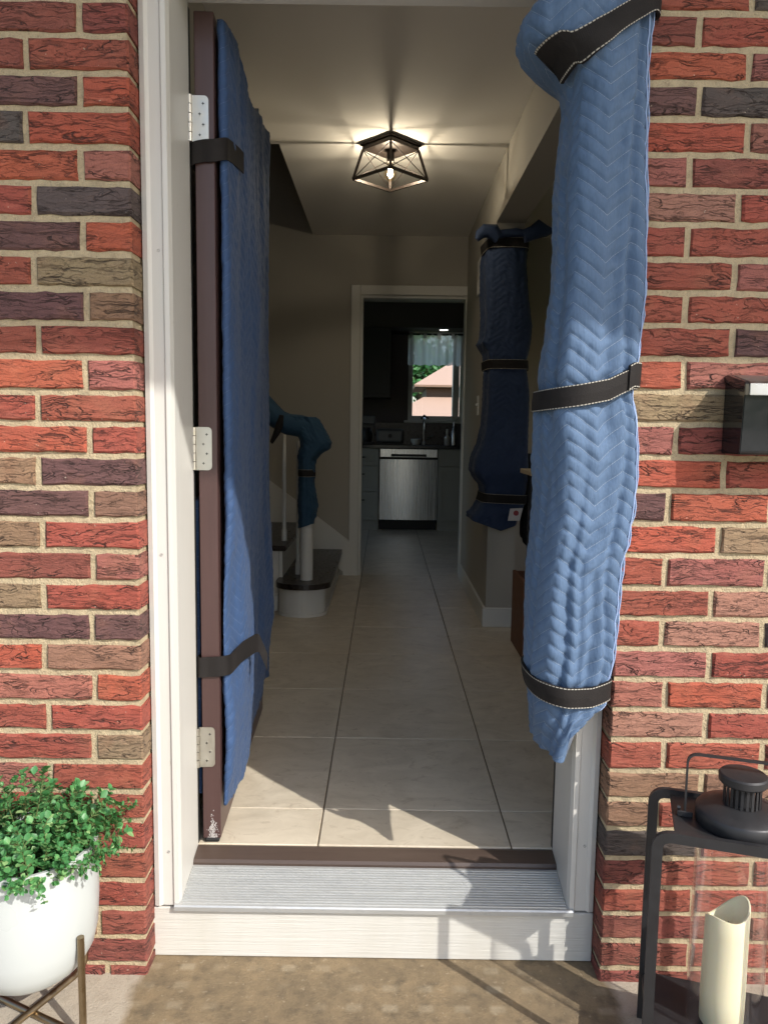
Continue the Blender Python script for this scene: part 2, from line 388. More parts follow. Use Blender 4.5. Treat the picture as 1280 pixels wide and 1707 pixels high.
def extrude_profile(name, prof, axis, a0, a1, mat, parent=None, bevel=0):
    """closed 2-D profile swept straight along one axis; prof lists the two other coordinates in xyz order"""
    bm = bmesh.new(); sides = []
    for a in (a0, a1):
        vv = []
        for p, q in prof:
            c = [p, q]; c.insert(axis, a); vv.append(bm.verts.new(c))
        sides.append(vv)
    n = len(prof)
    for k in range(n): bm.faces.new((sides[0][k], sides[0][(k+1) % n], sides[1][(k+1) % n], sides[1][k]))
    bm.faces.new(sides[0][::-1]); bm.faces.new(sides[1])
    bmesh.ops.recalc_face_normals(bm, faces=bm.faces)
    if bevel: bmesh.ops.bevel(bm, geom=list(bm.edges), offset=bevel, segments=2, affect='EDGES')
    return link(name, bm_mesh(name, bm), mat, parent)

# ------------------------------------------------------------------ setting: ground, porch, house shell
ZF, ZC, YB = .18, 2.545, 3.82           # hall floor, ceiling, far hall wall
JX = .447                               # half the clear width between the door jambs
me = bpy.data.meshes.new('ground'); me.from_pydata([(-200, -200, -.32), (200, -200, -.32), (200, 200, -.32), (-200, 200, -.32)], [], [(0, 1, 2, 3)])
tag(link('ground', me, 'lawn'), kind='structure')
bm = bmesh.new(); bm_box(bm, -3.2, 3.4, -2.3, .30, -.45, 0, .01)
tag(link('porch_floor', bm_mesh('porch_floor', bm), 'concrete'), kind='structure')

struct('bounce_slab', -7, 8, -16.0, -2.3, -.40, -.30, simple('pale_bounce_slab', (.55, .52, .46), .9, bump=.4))  # pale slab added out of view to bounce sunlight up to the door
WIN = (2.9, 4.1, .95, 2.1)              # unseen front-wall window, added to light the living room
LWIN = (1.0, 3.4, .95, 2.15)            # unseen side-wall window, added to light the living room
KDOOR = (4.7, 6.1, ZF, 2.2)             # unseen glazed door, added to bring daylight into the kitchen
def wall_pieces(name, x0, x1, y0, y1, z0, z1, holes, mat, along_y=False):
    """a wall along x with rectangular holes, as joined boxes"""
    xs = sorted({x0, x1, *[h for q in holes for h in q[:2]]}); bm = bmesh.new()
    for a, b in zip(xs, xs[1:]):
        hs = sorted([q[2:] for q in holes if q[0] <= a and q[1] >= b]); z = z0
        for h0, h1 in hs:
            if h0 > z: bm_box(bm, a, b, y0, y1, z, h0)
            z = h1
        if z < z1: bm_box(bm, a, b, y0, y1, z, z1)
    bmesh.ops.remove_doubles(bm, verts=bm.verts, dist=1e-5)
    if along_y:
        for v in bm.verts: v.co = Vector((v.co.y, v.co.x, v.co.z))
        bmesh.ops.recalc_face_normals(bm, faces=bm.faces)
    return tag(link(name, bm_mesh(name, bm), mat), kind='structure')
wall_pieces('front_wall', -3.2, 4.4, .108, .25, -.3, 3.0, [(-.509, .509, -.3, 2.205), WIN], 'wall')
kx0, kx1 = hit(598, 800, 1, YB)[0], hit(773, 800, 1, YB)[0]
kz = hit(690, 493, 1, YB)[2]
wall_pieces('hall_end_wall', -2.4, 1.9, YB, YB+.12, ZF, 4.9, [(kx0, kx1, ZF, kz)], 'wall')
struct('hall_wall', -.70, -.58, .25, 2.14, ZF-.1, ZC, 'wall')
struct('hall_wall', .56, .705, 2.43, YB, ZF-.1, ZC, 'wall')
struct('header_beam', .56, .705, .25, 2.43, 2.28, ZC-.002, 'wall')
bm = bmesh.new(); bm_box(bm, -.505, 4.4, .25, YB, ZC, ZC+.12); bm_box(bm, -.70, -.505, .25, 2.14, ZC, ZC+.12); bmesh.ops.remove_doubles(bm, verts=bm.verts, dist=1e-5)
tag(link('ceiling', bm_mesh('ceiling', bm), 'ceiling'), kind='structure')
struct('stair_wall', -2.52, -2.4, 2.02, YB+.12, ZF-.1, 4.9, 'wall')
struct('stair_wall', -2.4, -.705, 2.02, 2.14, ZF-.1, 4.9, 'wall')
struct('stair_wall', -.505, -.40, 2.02, YB, ZC+.121, 4.9, 'wall')
struct('stair_wall', -.704, -.506, 2.02, 2.139, ZC+.121, 4.9, 'wall')
struct('upper_ceiling', -2.52, -.40, 2.02, YB+.12, 4.9, 5.0, 'ceiling')
wall_pieces('living_wall', .25, 4.72, 4.3, 4.42, ZF-.1, ZC, [LWIN], 'wall', True)
struct('living_wall', 1.9, 4.3, 4.6, 4.72, ZF-.1, ZC, 'wall')
struct('living_wall', 1.9, 2.02, 3.94, 4.6, ZF-.1, ZC, 'wall')
struct('living_ceiling', 1.9, 4.42, YB, 4.72, ZC+.001, ZC+.12, 'ceiling')
# kitchen shell
KW = hit(681, 600, 1, 6.95)[0], hit(776, 600, 1, 6.95)[0], hit(720, 701, 1, 6.95)[2], hit(720, 548, 1, 6.95)[2]
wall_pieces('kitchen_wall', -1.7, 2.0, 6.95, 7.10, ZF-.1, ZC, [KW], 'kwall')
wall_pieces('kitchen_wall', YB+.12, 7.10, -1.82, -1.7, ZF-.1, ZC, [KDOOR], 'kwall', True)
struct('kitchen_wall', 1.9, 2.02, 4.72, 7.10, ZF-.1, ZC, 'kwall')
struct('kitchen_ceiling', -1.82, 2.02, YB+.12, 7.10, ZC+.001, ZC+.12, 'ceiling')
soffit = struct('kitchen_soffit', -1.7, 1.9, 6.6, 6.949, 2.29, ZC, 'kwall')
# floors: tiles laid one by one
bm = bmesh.new(); bm_box(bm, -2.4, .70, .235, YB+.5, ZF-.12, ZF-.004); bm_box(bm, -1.7, 1.9, YB+.5, 6.95, ZF-.12, ZF-.004)
hall_floor = tag(link('hall_floor', bm_mesh('hall_floor', bm), 'grout'), kind='structure')
T, TX, TY = .4908, -.1456, .4221
tile_cache = {}
for j in range(-5, 4):
    for k in range(-1, 14):
        x0, x1 = TX+j*T+.002, TX+(j+1)*T-.002; y0, y1 = TY+k*T+.002, TY+(k+1)*T-.002
        x1 = min(x1, .70 if y0 < YB+.3 else 1.9); x0 = max(x0, -2.38 if y0 < YB else -1.69); y0 = max(y0, .238); y1 = min(y1, 6.94)
        if y0 < 2.13 and x0 < -.58 and x1 > -.58: x0 = -.578
        if x1-x0 < .03 or y1-y0 < .03 or (y0 < 2.1 and x1 < -.58): continue
        key = (round(x1-x0, 3), round(y1-y0, 3))
        if key not in tile_cache:
            bm = bmesh.new(); w, h = (x1-x0)/2, (y1-y0)/2; bm_box(bm, -w, w, -h, h, -.009, 0, .0016); tile_cache[key] = bm_mesh('tile', bm)
        link('tile', tile_cache[key], 'tile', hall_floor, ((x0+x1)/2, (y0+y1)/2, ZF+random.uniform(-.0004, .0004)))
living_floor = struct('living_floor', .702, 4.3, .252, 4.6, ZF-.12, ZF-.006, 'cloth')
bm = bmesh.new(); bm_box(bm, -.0595, .0595, -1.08, 1.08, -.01, 0, .001); plank_me = bm_mesh('plank', bm)
for i in range(29):
    for k in range(2):
        o = link('plank', plank_me, 'oak', living_floor, (.765+i*.121, 1.34+k*2.17, ZF-.001+random.uniform(-.0004, .0004)))

# ------------------------------------------------------------------ porch roof over the door (shades the top of the wall)
D_ = 1.5
pr = thing('porch_roof', 'flat white porch roof on two square posts above the front door', 'porch roof', (0, -.7, 0))
box('soffit', -1.2, 2.75, -D_, .10, 1.374+1.1*D_, 1.374+1.1*D_+.14, 'white', pr, .004)
for x in (-1.1, 2.6): box('post', x-.06, x+.06, -D_+.03, -D_+.15, 0, 1.374+1.1*D_-.001, 'white', pr, .004)

# ------------------------------------------------------------------ brick walls
LY = [1608, 1564, 1515.9, 1468.7, 1419.5, 1369.5, 1320.7, 1271.4, 1222.2, 1173, 1122.8, 1072.6, 1022, 971.7, 919.4, 867.1, 814.8, 760.5, 707.2, 654.5, 596, 539.7, 482.3, 423.8, 364.4, 305.5, 245, 181.5, 121, 58.4, -3, -65]
RY = [1616, 1570.3, 1524.6, 1480, 1432, 1382.8, 1335, 1286, 1234.4, 1184, 1133.6, 1082, 1032, 981, 926.6, 873.3, 817.9, 762.5, 707.2, 652.4, 598, 541.7, 487.4, 431, 372.6, 315.8, 256.3, 196.8, 136.4, 80, 19.5, -42]
RX = [1050]*6+[1073.7]*6+[1102]*20
ZL = [hit(205, y, 1, 0)[2] for y in LY]; ZR = [hit(x, y, 1, 0)[2] for x, y in zip(RX, RY)]
for Z in (ZL, ZR):
    while Z[-1] < 2.95: Z.append(Z[-1]+.0675)
LJ = {29: 131, 28: 42.6, 27: 133, 26: 42, 25: 133.5, 24: 55.8, 23: 137.8, 22: 55.4, 21: 143.5, 20: 63.6, 19: 142, 18: 62.5, 17: 148.7, 16: 63.6, 15: 151.7, 14: 70.7, 13: 154.8, 12: 72, 11: 152.8, 10: 73.4, 9: 157.5, 8: 81, 7: 156.9, 6: 84, 5: 158, 4: 86, 3: 159, 2: 90, 1: 164, 0: 92, -1: 178}
RJ = {30: 1255.8, 29: 1166, 28: 1249.6, 27: 1166, 26: 1247, 25: 1150, 24: 1232, 23: 1146, 22: 1225.6, 21: 1143, 20: 1221, 19: 1141, 18: 1215, 17: 1126.6, 16: 1206.6, 15: 1114, 14: 1198, 13: 1108.6, 12: 1185.7, 11: 1104, 10: 1182.7, 9: 1109, 8: 1177, 7: 1107, 6: 1170, 5: 1095, 4: 1165, 3: 1090, 2: 1155, 1: 1084, 0: 1150, -1: 1081}
PAL = dict(r=(.345, .080, .050), o=(.41, .093, .048), R=(.25, .066, .048), s=(.34, .118, .090), p=(.135, .062, .060), g=(.085, .070, .066), t=(.30, .225, .125), b=(.27, .155, .095), w=(.36, .175, .125))
#      per course, bricks from the door outwards
LC = {29: 'RR', 28: 'rR', 27: 'op', 26: 'og', 25: 'so', 24: 'gr', 23: 'op', 22: 'tr', 21: 'bp', 20: 'rr', 19: 'so', 18: 'rr', 17: 'ro', 16: 'pb', 15: 'bp', 14: 'rb', 13: 'sR', 12: 'rt', 11: 'pp', 10: 'bo', 9: 'os', 8: 'rr', 7: 'tr', 6: 'rs', 5: 'rr', 4: 'rR', 3: 'rr', 2: 'rr', 1: 'Rb', 0: 'Rr', -1: 'RR'}
RC = {30: 'rg', 29: 'Rr', 28: 'os', 27: 'pg', 26: 'os', 25: 'sR', 24: 'wr', 23: 'rr', 22: 'rs', 21: 'rr', 20: 'rp', 19: 'os', 18: 'tb', 17: 'sR', 16: 'or', 15: 'po', 14: 'ot', 13: 'rss', 12: 'rw', 11: 'rwg', 10: 'sr', 9: 'sos', 8: 'wr', 7: 'rrR', 6: 'bb', 5: 'br', 4: 'gr', 3: 'Rr', 2: 'rr', 1: 'RR', 0: 'Rr', -1: 'RR'}
HJ = .0058     # half a mortar joint
BW = .507      # half the width of the brick opening
def brick_mesh(w, h, d):
    """one brick: rounded, slightly ragged edges"""
    bm = bmesh.new(); nx = max(2, round(w/.026)); xs = np.linspace(-w/2, w/2, nx+1)
    rows = []
    j = lambda a: random.uniform(-a, a)
    c = .0045
    def ring(y, inset):
        r = []
        pts = [(x, -h/2) for x in xs]+[(w/2, 0)]+[(x, h/2) for x in xs[::-1]]+[(-w/2, 0)]
        for x, z in pts:
            ix = np.sign(x)*inset if abs(abs(x)-w/2) < 1e-6 else 0; iz = np.sign(z)*inset if abs(z) > 1e-6 else 0
            r.append((x-ix+(j(.0014) if abs(y) < .02 else 0), y, z-iz+(j(.0021) if abs(y) < .02 else 0)))
        return [bm.verts.new(p) for p in r]
    a = ring(0, c); b = ring(c, 0.0008); e = ring(d, 0.0008); n = len(a)
    for p, q in ((a, b), (b, e)):
        for k in range(n): bm.faces.new((p[k], q[k], q[(k+1) % n], p[(k+1) % n]))
    mid = [bm.verts.new((x, j(.0015), j(.004))) for x in xs[1:-1]]
    bot = a[:nx+1]; r_ = a[nx+1]; top = a[nx+2:2*nx+3][::-1]; l_ = a[-1]
    m = [l_]+mid+[r_]
    for k in range(nx):
        bm.faces.new((bot[k], bot[k+1], m[k+1], m[k])); bm.faces.new((m[k], m[k+1], top[k+1], top[k]))
    bm.faces.new(e)
    bmesh.ops.recalc_face_normals(bm, faces=bm.faces)
    me = bm_mesh('brick', bm); return me
def brick_wall(side, Z, J, C, label):
    w = thing('brick_wall', label, 'brick wall', (side*.9, .05, 0))
    zt = 2.95
    bm = bmesh.new(); EX = 3.19 if side < 0 else 4.39; a, b = sorted((side*(BW+.0045), side*EX))
    if side < 0:
        bm_box(bm, a, b, .0065, .106, -.02, zt)
        bm_box(bm, -BW-.0045, BW+.0045, .0065, .106, 2.2605, zt)
    else:
        for q in ((a, WIN[0], -.02, zt), (WIN[0], WIN[1], -.02, WIN[2]), (WIN[0], WIN[1], WIN[3], zt), (WIN[1], b, -.02, zt)): bm_box(bm, q[0], q[1], .0065, .106, q[2], q[3])
    bmesh.ops.remove_doubles(bm, verts=bm.verts, dist=1e-5)
    link('mortar', bm_mesh('mortar', bm), 'mortar', w)
    extra = bmesh.new(); eb = []
    for k in range(-1, len(Z)-1):
        z0 = (Z[k]+HJ) if k >= 0 else -.02; z1 = Z[k+1]-HJ
        if k in J:
            xj = hit(J[k], (LY if side < 0 else RY)[max(k, 0)]-25, 1, 0)[0]
        else: xj = side*(BW+(.1 if k % 2 else .21))
        cuts = [BW]; x = abs(xj)
        while x < EX: cuts.append(x); x += .2155+random.uniform(-.003, .003)
        if EX-cuts[-1] < .05: cuts.pop()
        cuts.append(EX)
        for i, (p, q) in enumerate(zip(cuts, cuts[1:])):
            p += HJ if i else 0; q -= HJ
            q_ = q-p
            if q_ < .03: continue
            if side > 0 and q > WIN[0]-.01 and p < WIN[1]+.01 and z1 > WIN[2]-.03 and z0 < WIN[3]+.03: continue
            near = p < (1.05 if side < 0 else 1.12) and z0 < 2.3
            cx = side*(p+q)/2; cz = (z0+z1)/2
            if near:
                o = link('brick', brick_mesh(q_, z1-z0, .098), 'brick', w, (cx, random.uniform(-.0012, .0012), cz))
                ck = C.get(k, 'rr'); ch = ck[i] if i < len(ck) else random.choice('rrrsoRpw')
                base = PAL[ch]; f = random.uniform(.9, 1.1)
                o.color = (base[0]*f*random.uniform(.95, 1.05), base[1]*f*random.uniform(.92, 1.08), base[2]*f, 1)
            else: eb.append((cx-q_/2, cx+q_/2, z0, z1))
    if side < 0:
        z = 2.266
        while z < 2.9:
            x = -BW-.1+(.1 if int(z/.0677) % 2 else 0)
            while x < BW-.02:
                eb.append((max(x, -BW+.004), min(x+.204, BW-.004), z, z+.056)); x += .2155
            z += .0677
    for (p, q, z0, z1) in eb: bm_box(extra, p, q, 0, .098, z0, z1, .004)
    o = link('distant_bricks', bm_mesh('distant_bricks', extra), 'brick', w); o.color = PAL['r']+(1,); o['kind'] = 'stuff'
    return w
wl = brick_wall(-1, ZL, LJ, LC, 'rough red and brown brick wall beside the hinge jamb and potted plant')
wr = brick_wall(1, ZR, RJ, RC, 'rough red and brown brick wall carrying the black mailbox beside the lantern')

# ------------------------------------------------------------------ door frame, step and sill
df = thing('door_frame', 'white painted front door frame with brick moulding and white step board', 'door frame', (0, .1, 0))
for s in (-1, 1):
    prof = [(0, .107), (0, .060), (.011, .057), (.015, .061), (.018, .063), (.041, .063), (.045, .058), (.055, .0585), (.0595, .072), (.0595, .107)]
    extrude_profile('brick_moulding', [(s*(BW-.002-q), y) for q, y in prof], 2, .128, 2.233, 'white', df)
    for z in (.30, .93, 1.63):
        o = lathe('nail', [(0, -.0008), (.0028, -.0006), (.0028, .001)], 'nail', df, 8); o.location = (s*(BW-.03+random.uniform(-.006, .006)), .0625, z+random.uniform(-.05, .05)); o.rotation_euler.x = PI/2
    a, b = sorted((s*(BW-.001), s*JX)); box('jamb', a, b, .1075, .235, .132, 2.20, 'white', df, .0015)
    a, b = sorted((s*(JX+.0305), s*(JX-.0005))); box('weatherstrip', a, b, .2355, .2495, .18, 2.17, 'dark', df, .001)
extrude_profile('head_moulding', [(.107, 2.2325), (.060, 2.2325), (.057, 2.222), (.063, 2.215), (.063, 2.19), (.058, 2.186), (.0585, 2.178), (.072, 2.1735), (.107, 2.1735)], 0, -BW+.0625, BW-.0625, 'white', df)
box('head_jamb', -JX+.0005, JX-.0005, .108, .235, 2.176, 2.203, 'white', df, .0015)
box('step_board', -BW-.006, BW+.001, .064, .090, .001, .121, 'kick', df, .002)
sill = thing('door_sill', 'ribbed weathered aluminium door sill on the white step', 'door sill', (0, .1, .12))
sp = [(.050, .1215), (.050, .131), (.0525, .1345), (.178, .1575), (.178, .1215)]
sb = extrude_profile('sill_plate', sp, 0, -BW+.048, BW-.048, 'sill', sill)
for i in range(15):
    y = .060+i*.0078; z = .1345+(y-.0525)/(.1155)*.0215
    w = JX-.002 if y > .1065 else BW-.0635
    extrude_profile('rib', [(y-.0016, z-.001), (y-.001, z+.0020), (y+.001, z+.0023), (y+.0016, z-.001)], 0, -w, w, 'sill', sb)
extrude_profile('wood_threshold', [(.1785, .135), (.1785, .163), (.183, .170), (.226, .1795), (.2345, .1775), (.2345, .135)], 0, -JX+.001, JX-.001, mat_wood('threshold_wood', (.05, .033, .026), (.085, .06, .048), .4, 0), sill)

# ------------------------------------------------------------------ front door, swung open
ang = math.radians(92.2)
fd = thing('front_door', 'dark brown front door swung open into the hall on nickel hinges', 'door', (-.438, .240, ZF+.012), 0, local=True)
fd.rotation_euler.z = math.radians(2.4)
# local: y runs along the open door, x is its thickness
DW, DT, DH = .905, .0445, 2.163-(ZF+.012)
bm = bmesh.new(); bm_box(bm, .002, DT+.002, 0, DW, 0, DH, .0015); slab = link('slab', bm_mesh('slab', bm), 'door', fd)
for (y0, y1, z0, z1) in ((.12, .42, .18, .62), (.48, .78, .18, .62), (.12, .42, .75, 1.85), (.48, .78, .75, 1.85)):
    bm = bmesh.new(); bm_box(bm, DT+.0015, DT+.010, y0, y1, z0, z1, .005); link('raised_panel', bm_mesh('raised_panel', bm), 'door', slab)
bm = bmesh.new(); bm_box(bm, .006, DT-.002, -.001, DW-.002, -.011, -.0006, .003); link('door_sweep', bm_mesh('door_sweep', bm), 'dark', fd)
bm = bmesh.new()
for _ in range(170):
    g = abs(random.gauss(0, .022)); a = random.gauss(.026, .0075-.10*min(g, .06)*.9)
    if .006 < a < .042: bm_box(bm, a-random.uniform(.0003, .0013), a+random.uniform(.0003, .0013), -.0006, .0004, g+.001, g+.001+random.uniform(.0008, .0035))
link('scuff', bm_mesh('scuff', bm), 'scuff', fd)
for zc in (hit(338, 199, 1, .24)[2], hit(345, 748, 1, .24)[2], hit(345, 1245, 1, .24)[2]):
    z = zc-fd.location.z; h = .0515
    bm = bmesh.new()
    for sx in (0,):
        pts = [(-.004, -h)]+[(.034-.010+.010*math.cos(t), -h+.010+.010*math.sin(t)) for t in np.linspace(-PI/2, 0, 6)]+[(.024+.010*math.cos(t), h-.010+.010*math.sin(t)) for t in np.linspace(0, PI/2, 6)]+[(-.004, h)]
        f1 = [bm.verts.new((x, -.0026, z+q)) for x, q in pts]; f2 = [bm.verts.new((x, -.0002, z+q)) for x, q in pts]
        bm.faces.new(f1); bm.faces.new(f2[::-1])
        for k in range(len(pts)): bm.faces.new((f1[k], f2[k], f2[(k+1) % len(pts)], f1[(k+1) % len(pts)]))
    bmesh.ops.recalc_face_normals(bm, faces=bm.faces)
    hg = link('hinge', bm_mesh('hinge', bm), 'hinge', fd)
    for k in range(5):
        bm = bmesh.new(); bm_tube(bm, [(-.0085, -.006, z-h+.0008+k*h*.4), (-.0085, -.006, z-h+h*.4*(k+1)-.0008)], .0062, 12)
        link('knuckle', bm_mesh('knuckle', bm, False), 'hinge', hg)
    for sx, sz in ((.022, .034), (.014, .011), (.022, -.012), (.014, -.035)):
        bm = bmesh.new(); bm_tube(bm, [(sx, -.0034, z+sz), (sx, -.0024, z+sz)], .0046, 12); so = link('screw', bm_mesh('screw', bm), 'hinge', hg)
        bm = bmesh.new(); bm_box(bm, sx-.0030, sx+.0030, -.0037, -.0033, z+sz-.0008, z+sz+.0008); bm_box(bm, sx-.0008, sx+.0008, -.0037, -.0033, z+sz-.0030, z+sz+.0030)
        link('screw_slot', bm_mesh('screw_slot', bm), 'dark', hg)

# ------------------------------------------------------------------ quilted moving blankets
def vnoise(u, v, seed=0):
    """smooth 2-D value noise, -1..1"""
    g = np.random.default_rng(seed).uniform(-1, 1, (64, 64))
    iu = np.floor(u).astype(int); iv = np.floor(v).astype(int); fu = u-iu; fv = v-iv
    fu = fu*fu*(3-2*fu); fv = fv*fv*(3-2*fv); G = lambda a, b: g[a % 64, b % 64]
    return (G(iu, iv)*(1-fu)+G(iu+1, iv)*fu)*(1-fv)+(G(iu, iv+1)*(1-fu)+G(iu+1, iv+1)*fu)*fv
def closed_curve(P, n):
    P = np.array(P, float); m = len(P); o = []
    ts = np.linspace(0, 1, 16, endpoint=False)[:, None]
    for i in range(m):
        a, b, c, d = P[i-1], P[i], P[(i+1) % m], P[(i+2) % m]
        o.append(.5*(2*b+(c-a)*ts+(2*a-5*b+4*c-d)*ts**2+(3*b-a-3*c+d)*ts**3))
    o = np.concatenate(o+[o[0][:1]]); L = np.concatenate([[0], np.cumsum(np.linalg.norm(np.diff(o, axis=0), axis=1))])
    t = np.linspace(0, L[-1], n, endpoint=False)
    return np.stack([np.interp(t, L, o[:, 0]), np.interp(t, L, o[:, 1])], 1), L[-1]
def quilt(name, zs, loop_fn, n, mat, parent, puff=.0035, half=.060, slope=.75, pitch=.030, folds=(), pinch=(), crinkle=.002, zmap=None, ushift=0, seed=1, grooves=()):
    zs = np.array(zs); B = np.zeros((len(zs), n, 3)); U = np.zeros((len(zs), n))
    for i, z in enumerate(zs):
        c, L = closed_curve(loop_fn(z), n); B[i, :, :2] = c; B[i, :, 2] = z; U[i] = np.linspace(0, L, n, endpoint=False)+ushift
    T_ = np.roll(B, -1, 1)-np.roll(B, 1, 1); N = np.stack([T_[..., 1], -T_[..., 0]], -1); N /= np.linalg.norm(N, axis=-1, keepdims=True)+1e-9
    area = np.sum(B[0, :, 0]*np.roll(B[0, :, 1], -1)-np.roll(B[0, :, 0], -1)*B[0, :, 1])
    if area < 0: N = -N
    V = np.repeat(zs[:, None], n, 1)
    s = (V-slope*(half-np.abs((U % (2*half))-half)))/pitch
    q = np.abs((s % 1)-.5)*2
    h = puff*(1-q**3)*(1+.35*vnoise(U*20, V*20, seed+5))
    for amp, lam, drift in folds:
        h += amp*np.sin(2*PI*U/lam+3*vnoise(U*1.5, V*drift, seed))*(.55+.45*vnoise(U*3, V*3, seed+1))
    h += crinkle*(vnoise(U*45, V*30, seed+2)+.7*vnoise(U*90, V*18, seed+3))
    for uc, amp, wd, za_, zb_ in grooves:
        env = 1/(1+np.exp(-(V-za_)/.05))*(1/(1+np.exp((V-zb_)/.05))); c = uc+.014*vnoise(V*4, V*0+uc*50, seed+7)
        h -= amp*env*np.exp(-((U-c)/wd)**2)*(1+.3*vnoise(U*30, V*45, seed+8))
    for zc, amp, wd in pinch: h -= amp*np.exp(-((V-zc)/wd)**2)
    W = B.copy(); W[..., 0] += N[..., 0]*h; W[..., 1] += N[..., 1]*h
    if zmap is not None: W[..., 2] = zmap(W, V)
    nz = len(zs); verts = W.reshape(-1, 3)
    idx = np.arange(nz*n).reshape(nz, n); nx_ = np.roll(idx, -1, 1)
    f = np.stack([idx[:-1], nx_[:-1], nx_[1:], idx[1:]], -1).reshape(-1, 4)
    me = bpy.data.meshes.new(name); caps = [list(map(int, idx[0])), list(map(int, idx[-1]))]
    me.from_pydata(verts.tolist(), [], f.tolist()+caps)
    uv = me.uv_layers.new(name='UVMap'); lv = np.zeros(len(me.loops), int); me.loops.foreach_get('vertex_index', lv)
    UV = np.stack([U.ravel()[lv], V.ravel()[lv]], 1)
    # last column wraps: keep its u continuous
    quad = UV[:len(f)*4].reshape(-1, 4, 2); per = U[:, -1].mean()-ushift
    wrap = (quad[:, :, 0].max(1)-quad[:, :, 0].min(1)) > .5*per
    quad[wrap] = np.where(quad[wrap] < (ushift+.3*per), quad[wrap]+np.array([per, 0]), quad[wrap]) if wrap.any() else quad[wrap]
    UV[:len(f)*4] = quad.reshape(-1, 2)
    uv.data.foreach_set('uv', UV.ravel()); me.validate(); shade(me, True)
    bm = bmesh.new(); bm.from_mesh(me); bmesh.ops.recalc_face_normals(bm, faces=bm.faces); bm.to_mesh(me); bm.free()
    o = link(name, me, mat, parent); return dict(o=o, B=B, N=N, zs=zs, W=W)
def strap_on(q, name, cols, zfun, width, parent, off=.006, thick=.0028, mat='strap', axis=0, taper=None):
    """flat strap lying on a quilt: columns cols, centre height zfun(coordinate along axis)"""
    B, N, zs = q['B'], q['N'], q['zs']; dz = zs[1]-zs[0]; n = B.shape[1]; rings = []; uvs = []; L = 0; prev = None
    rows = lambda z: min(max((z-zs[0])/dz, 0), len(zs)-1.001)
    def at(z, c, arr):
        r = rows(z); i = int(r); f = r-i; return arr[i, c]*(1-f)+arr[i+1, c]*f
    for c in cols:
        c %= n; z = zfun(B[len(zs)//2, c, axis])
        for _ in range(3): z = zfun(at(z, c, B)[axis])
        ctr = at(z, c, B)
        if prev is not None: L += float(np.linalg.norm(ctr-prev))
        prev = ctr; ring = []
        for sw, so in ((-.5, 0), (-.5, 1), (0, 1.0), (.5, 1), (.5, 0)):
            zz = z+sw*width; p = at(zz, c, B).copy(); nn = at(zz, c, N); e = off+(thick if so else -.004)+(.0012 if sw == 0 else 0)
            p[0] += nn[0]*e; p[1] += nn[1]*e; p[2] = zz; ring.append(tuple(p))
        rings.append(ring); uvs.append(L)
    verts = [p for r in rings for p in r]; faces = []; fuv = []
    vv = (0, .04, .5, .96, 1)
    for i in range(len(rings)-1):
        for k in range(4):
            faces.append((i*5+k, i*5+k+1, (i+1)*5+k+1, (i+1)*5+k)); fuv += [(uvs[i], vv[k]), (uvs[i], vv[k+1]), (uvs[i+1], vv[k+1]), (uvs[i+1], vv[k])]
    e = (len(rings)-1)*5; faces += [tuple(range(5)), tuple(range(e, e+5))[::-1]]; fuv += [(0, .5)]*10
    me = bpy.data.meshes.new(name); me.from_pydata(verts, [], faces); uv = me.uv_layers.new(name='UVMap'); uv.data.foreach_set('uv', np.array(fuv).ravel())
    bm = bmesh.new(); bm.from_mesh(me); bmesh.ops.recalc_face_normals(bm, faces=bm.faces); bm.to_mesh(me); bm.free()
    me.update(); return link(name, me, mat, parent)
def outline(pts, plane_y):
    """photo outline [(y_px, x_px)] -> sorted (z, x) on the plane y = plane_y"""
    q = sorted((hit(x, y, 1, plane_y)[2], hit(x, y, 1, plane_y)[0]) for y, x in pts)
    return np.array([a for a, b in q]), np.array([b for a, b in q])

# ---- blanket wrapped round the latch jamb
JL = [(-90, 940), (-60, 925), (-30, 912), (0, 902), (15, 886), (30, 874), (50, 869), (68, 870), (84, 879), (98, 897), (110, 917), (120, 936), (132, 946), (165, 949), (200, 944), (260, 936), (330, 932), (400, 930), (480, 925), (560, 915), (620, 906), (680, 900), (760, 898), (820, 900), (880, 895), (960, 888), (1040, 882), (1110, 880), (1150, 886), (1180, 889), (1205, 891), (1235, 894), (1280, 898)]
JR = [(-90, 1085), (0, 1085), (40, 1083), (120, 1078), (200, 1075), (300, 1072), (400, 1072), (480, 1068), (560, 1062), (640, 1053), (720, 1055), (780, 1057), (840, 1053), (890, 1045), (950, 1031), (1000, 1026), (1060, 1021), (1110, 1015), (1150, 1008), (1175, 1010), (1200, 1001), (1225, 985), (1262, 965)]
zl, xl_ = outline(JL, .03); zr, xr_ = outline(JR, -.006)
def jamb_loop(z):
    a = np.interp(z, zl, xl_); b = np.interp(z, zr, xr_); w = b-a; e = min(b-.008, BW+.006)
    return [(b, -.0085), (b-.012, -.030), (b-.35*w, -.052), (a+.32*w, -.060), (a+.09*w, -.030), (a, .035), (a+.05*w, .12), (a+.28*w, .185),
            (JX-.014, .200), (JX-.014, .11), (JX-.010, .052), (min(BW-.016, b-.02), .044), (min(BW-.010, b-.012), .002), (e-.004, -.0085)]
zb = hit(920, 1250, 1, 0)[2]; zt_ = 2.168
rows = np.arange(zb, zt_, .0034)
zstrap = hit(940, 1155, 1, -.03)[2]
def jamb_zmap(W, V):
    z = V.copy(); low = V < zstrap-.02
    k0 = np.clip((W[..., 0]-.392)/.016, 0, 1); k = k0*k0*(3-2*k0)*.045+np.clip((W[..., 0]-.39)/.11, 0, 1)*.036                      # hem climbs towards the brick
    t = np.clip((zstrap-.02-V)/(zstrap-.02-zb), 0, 1)
    return np.where(low, V+t*k, z)
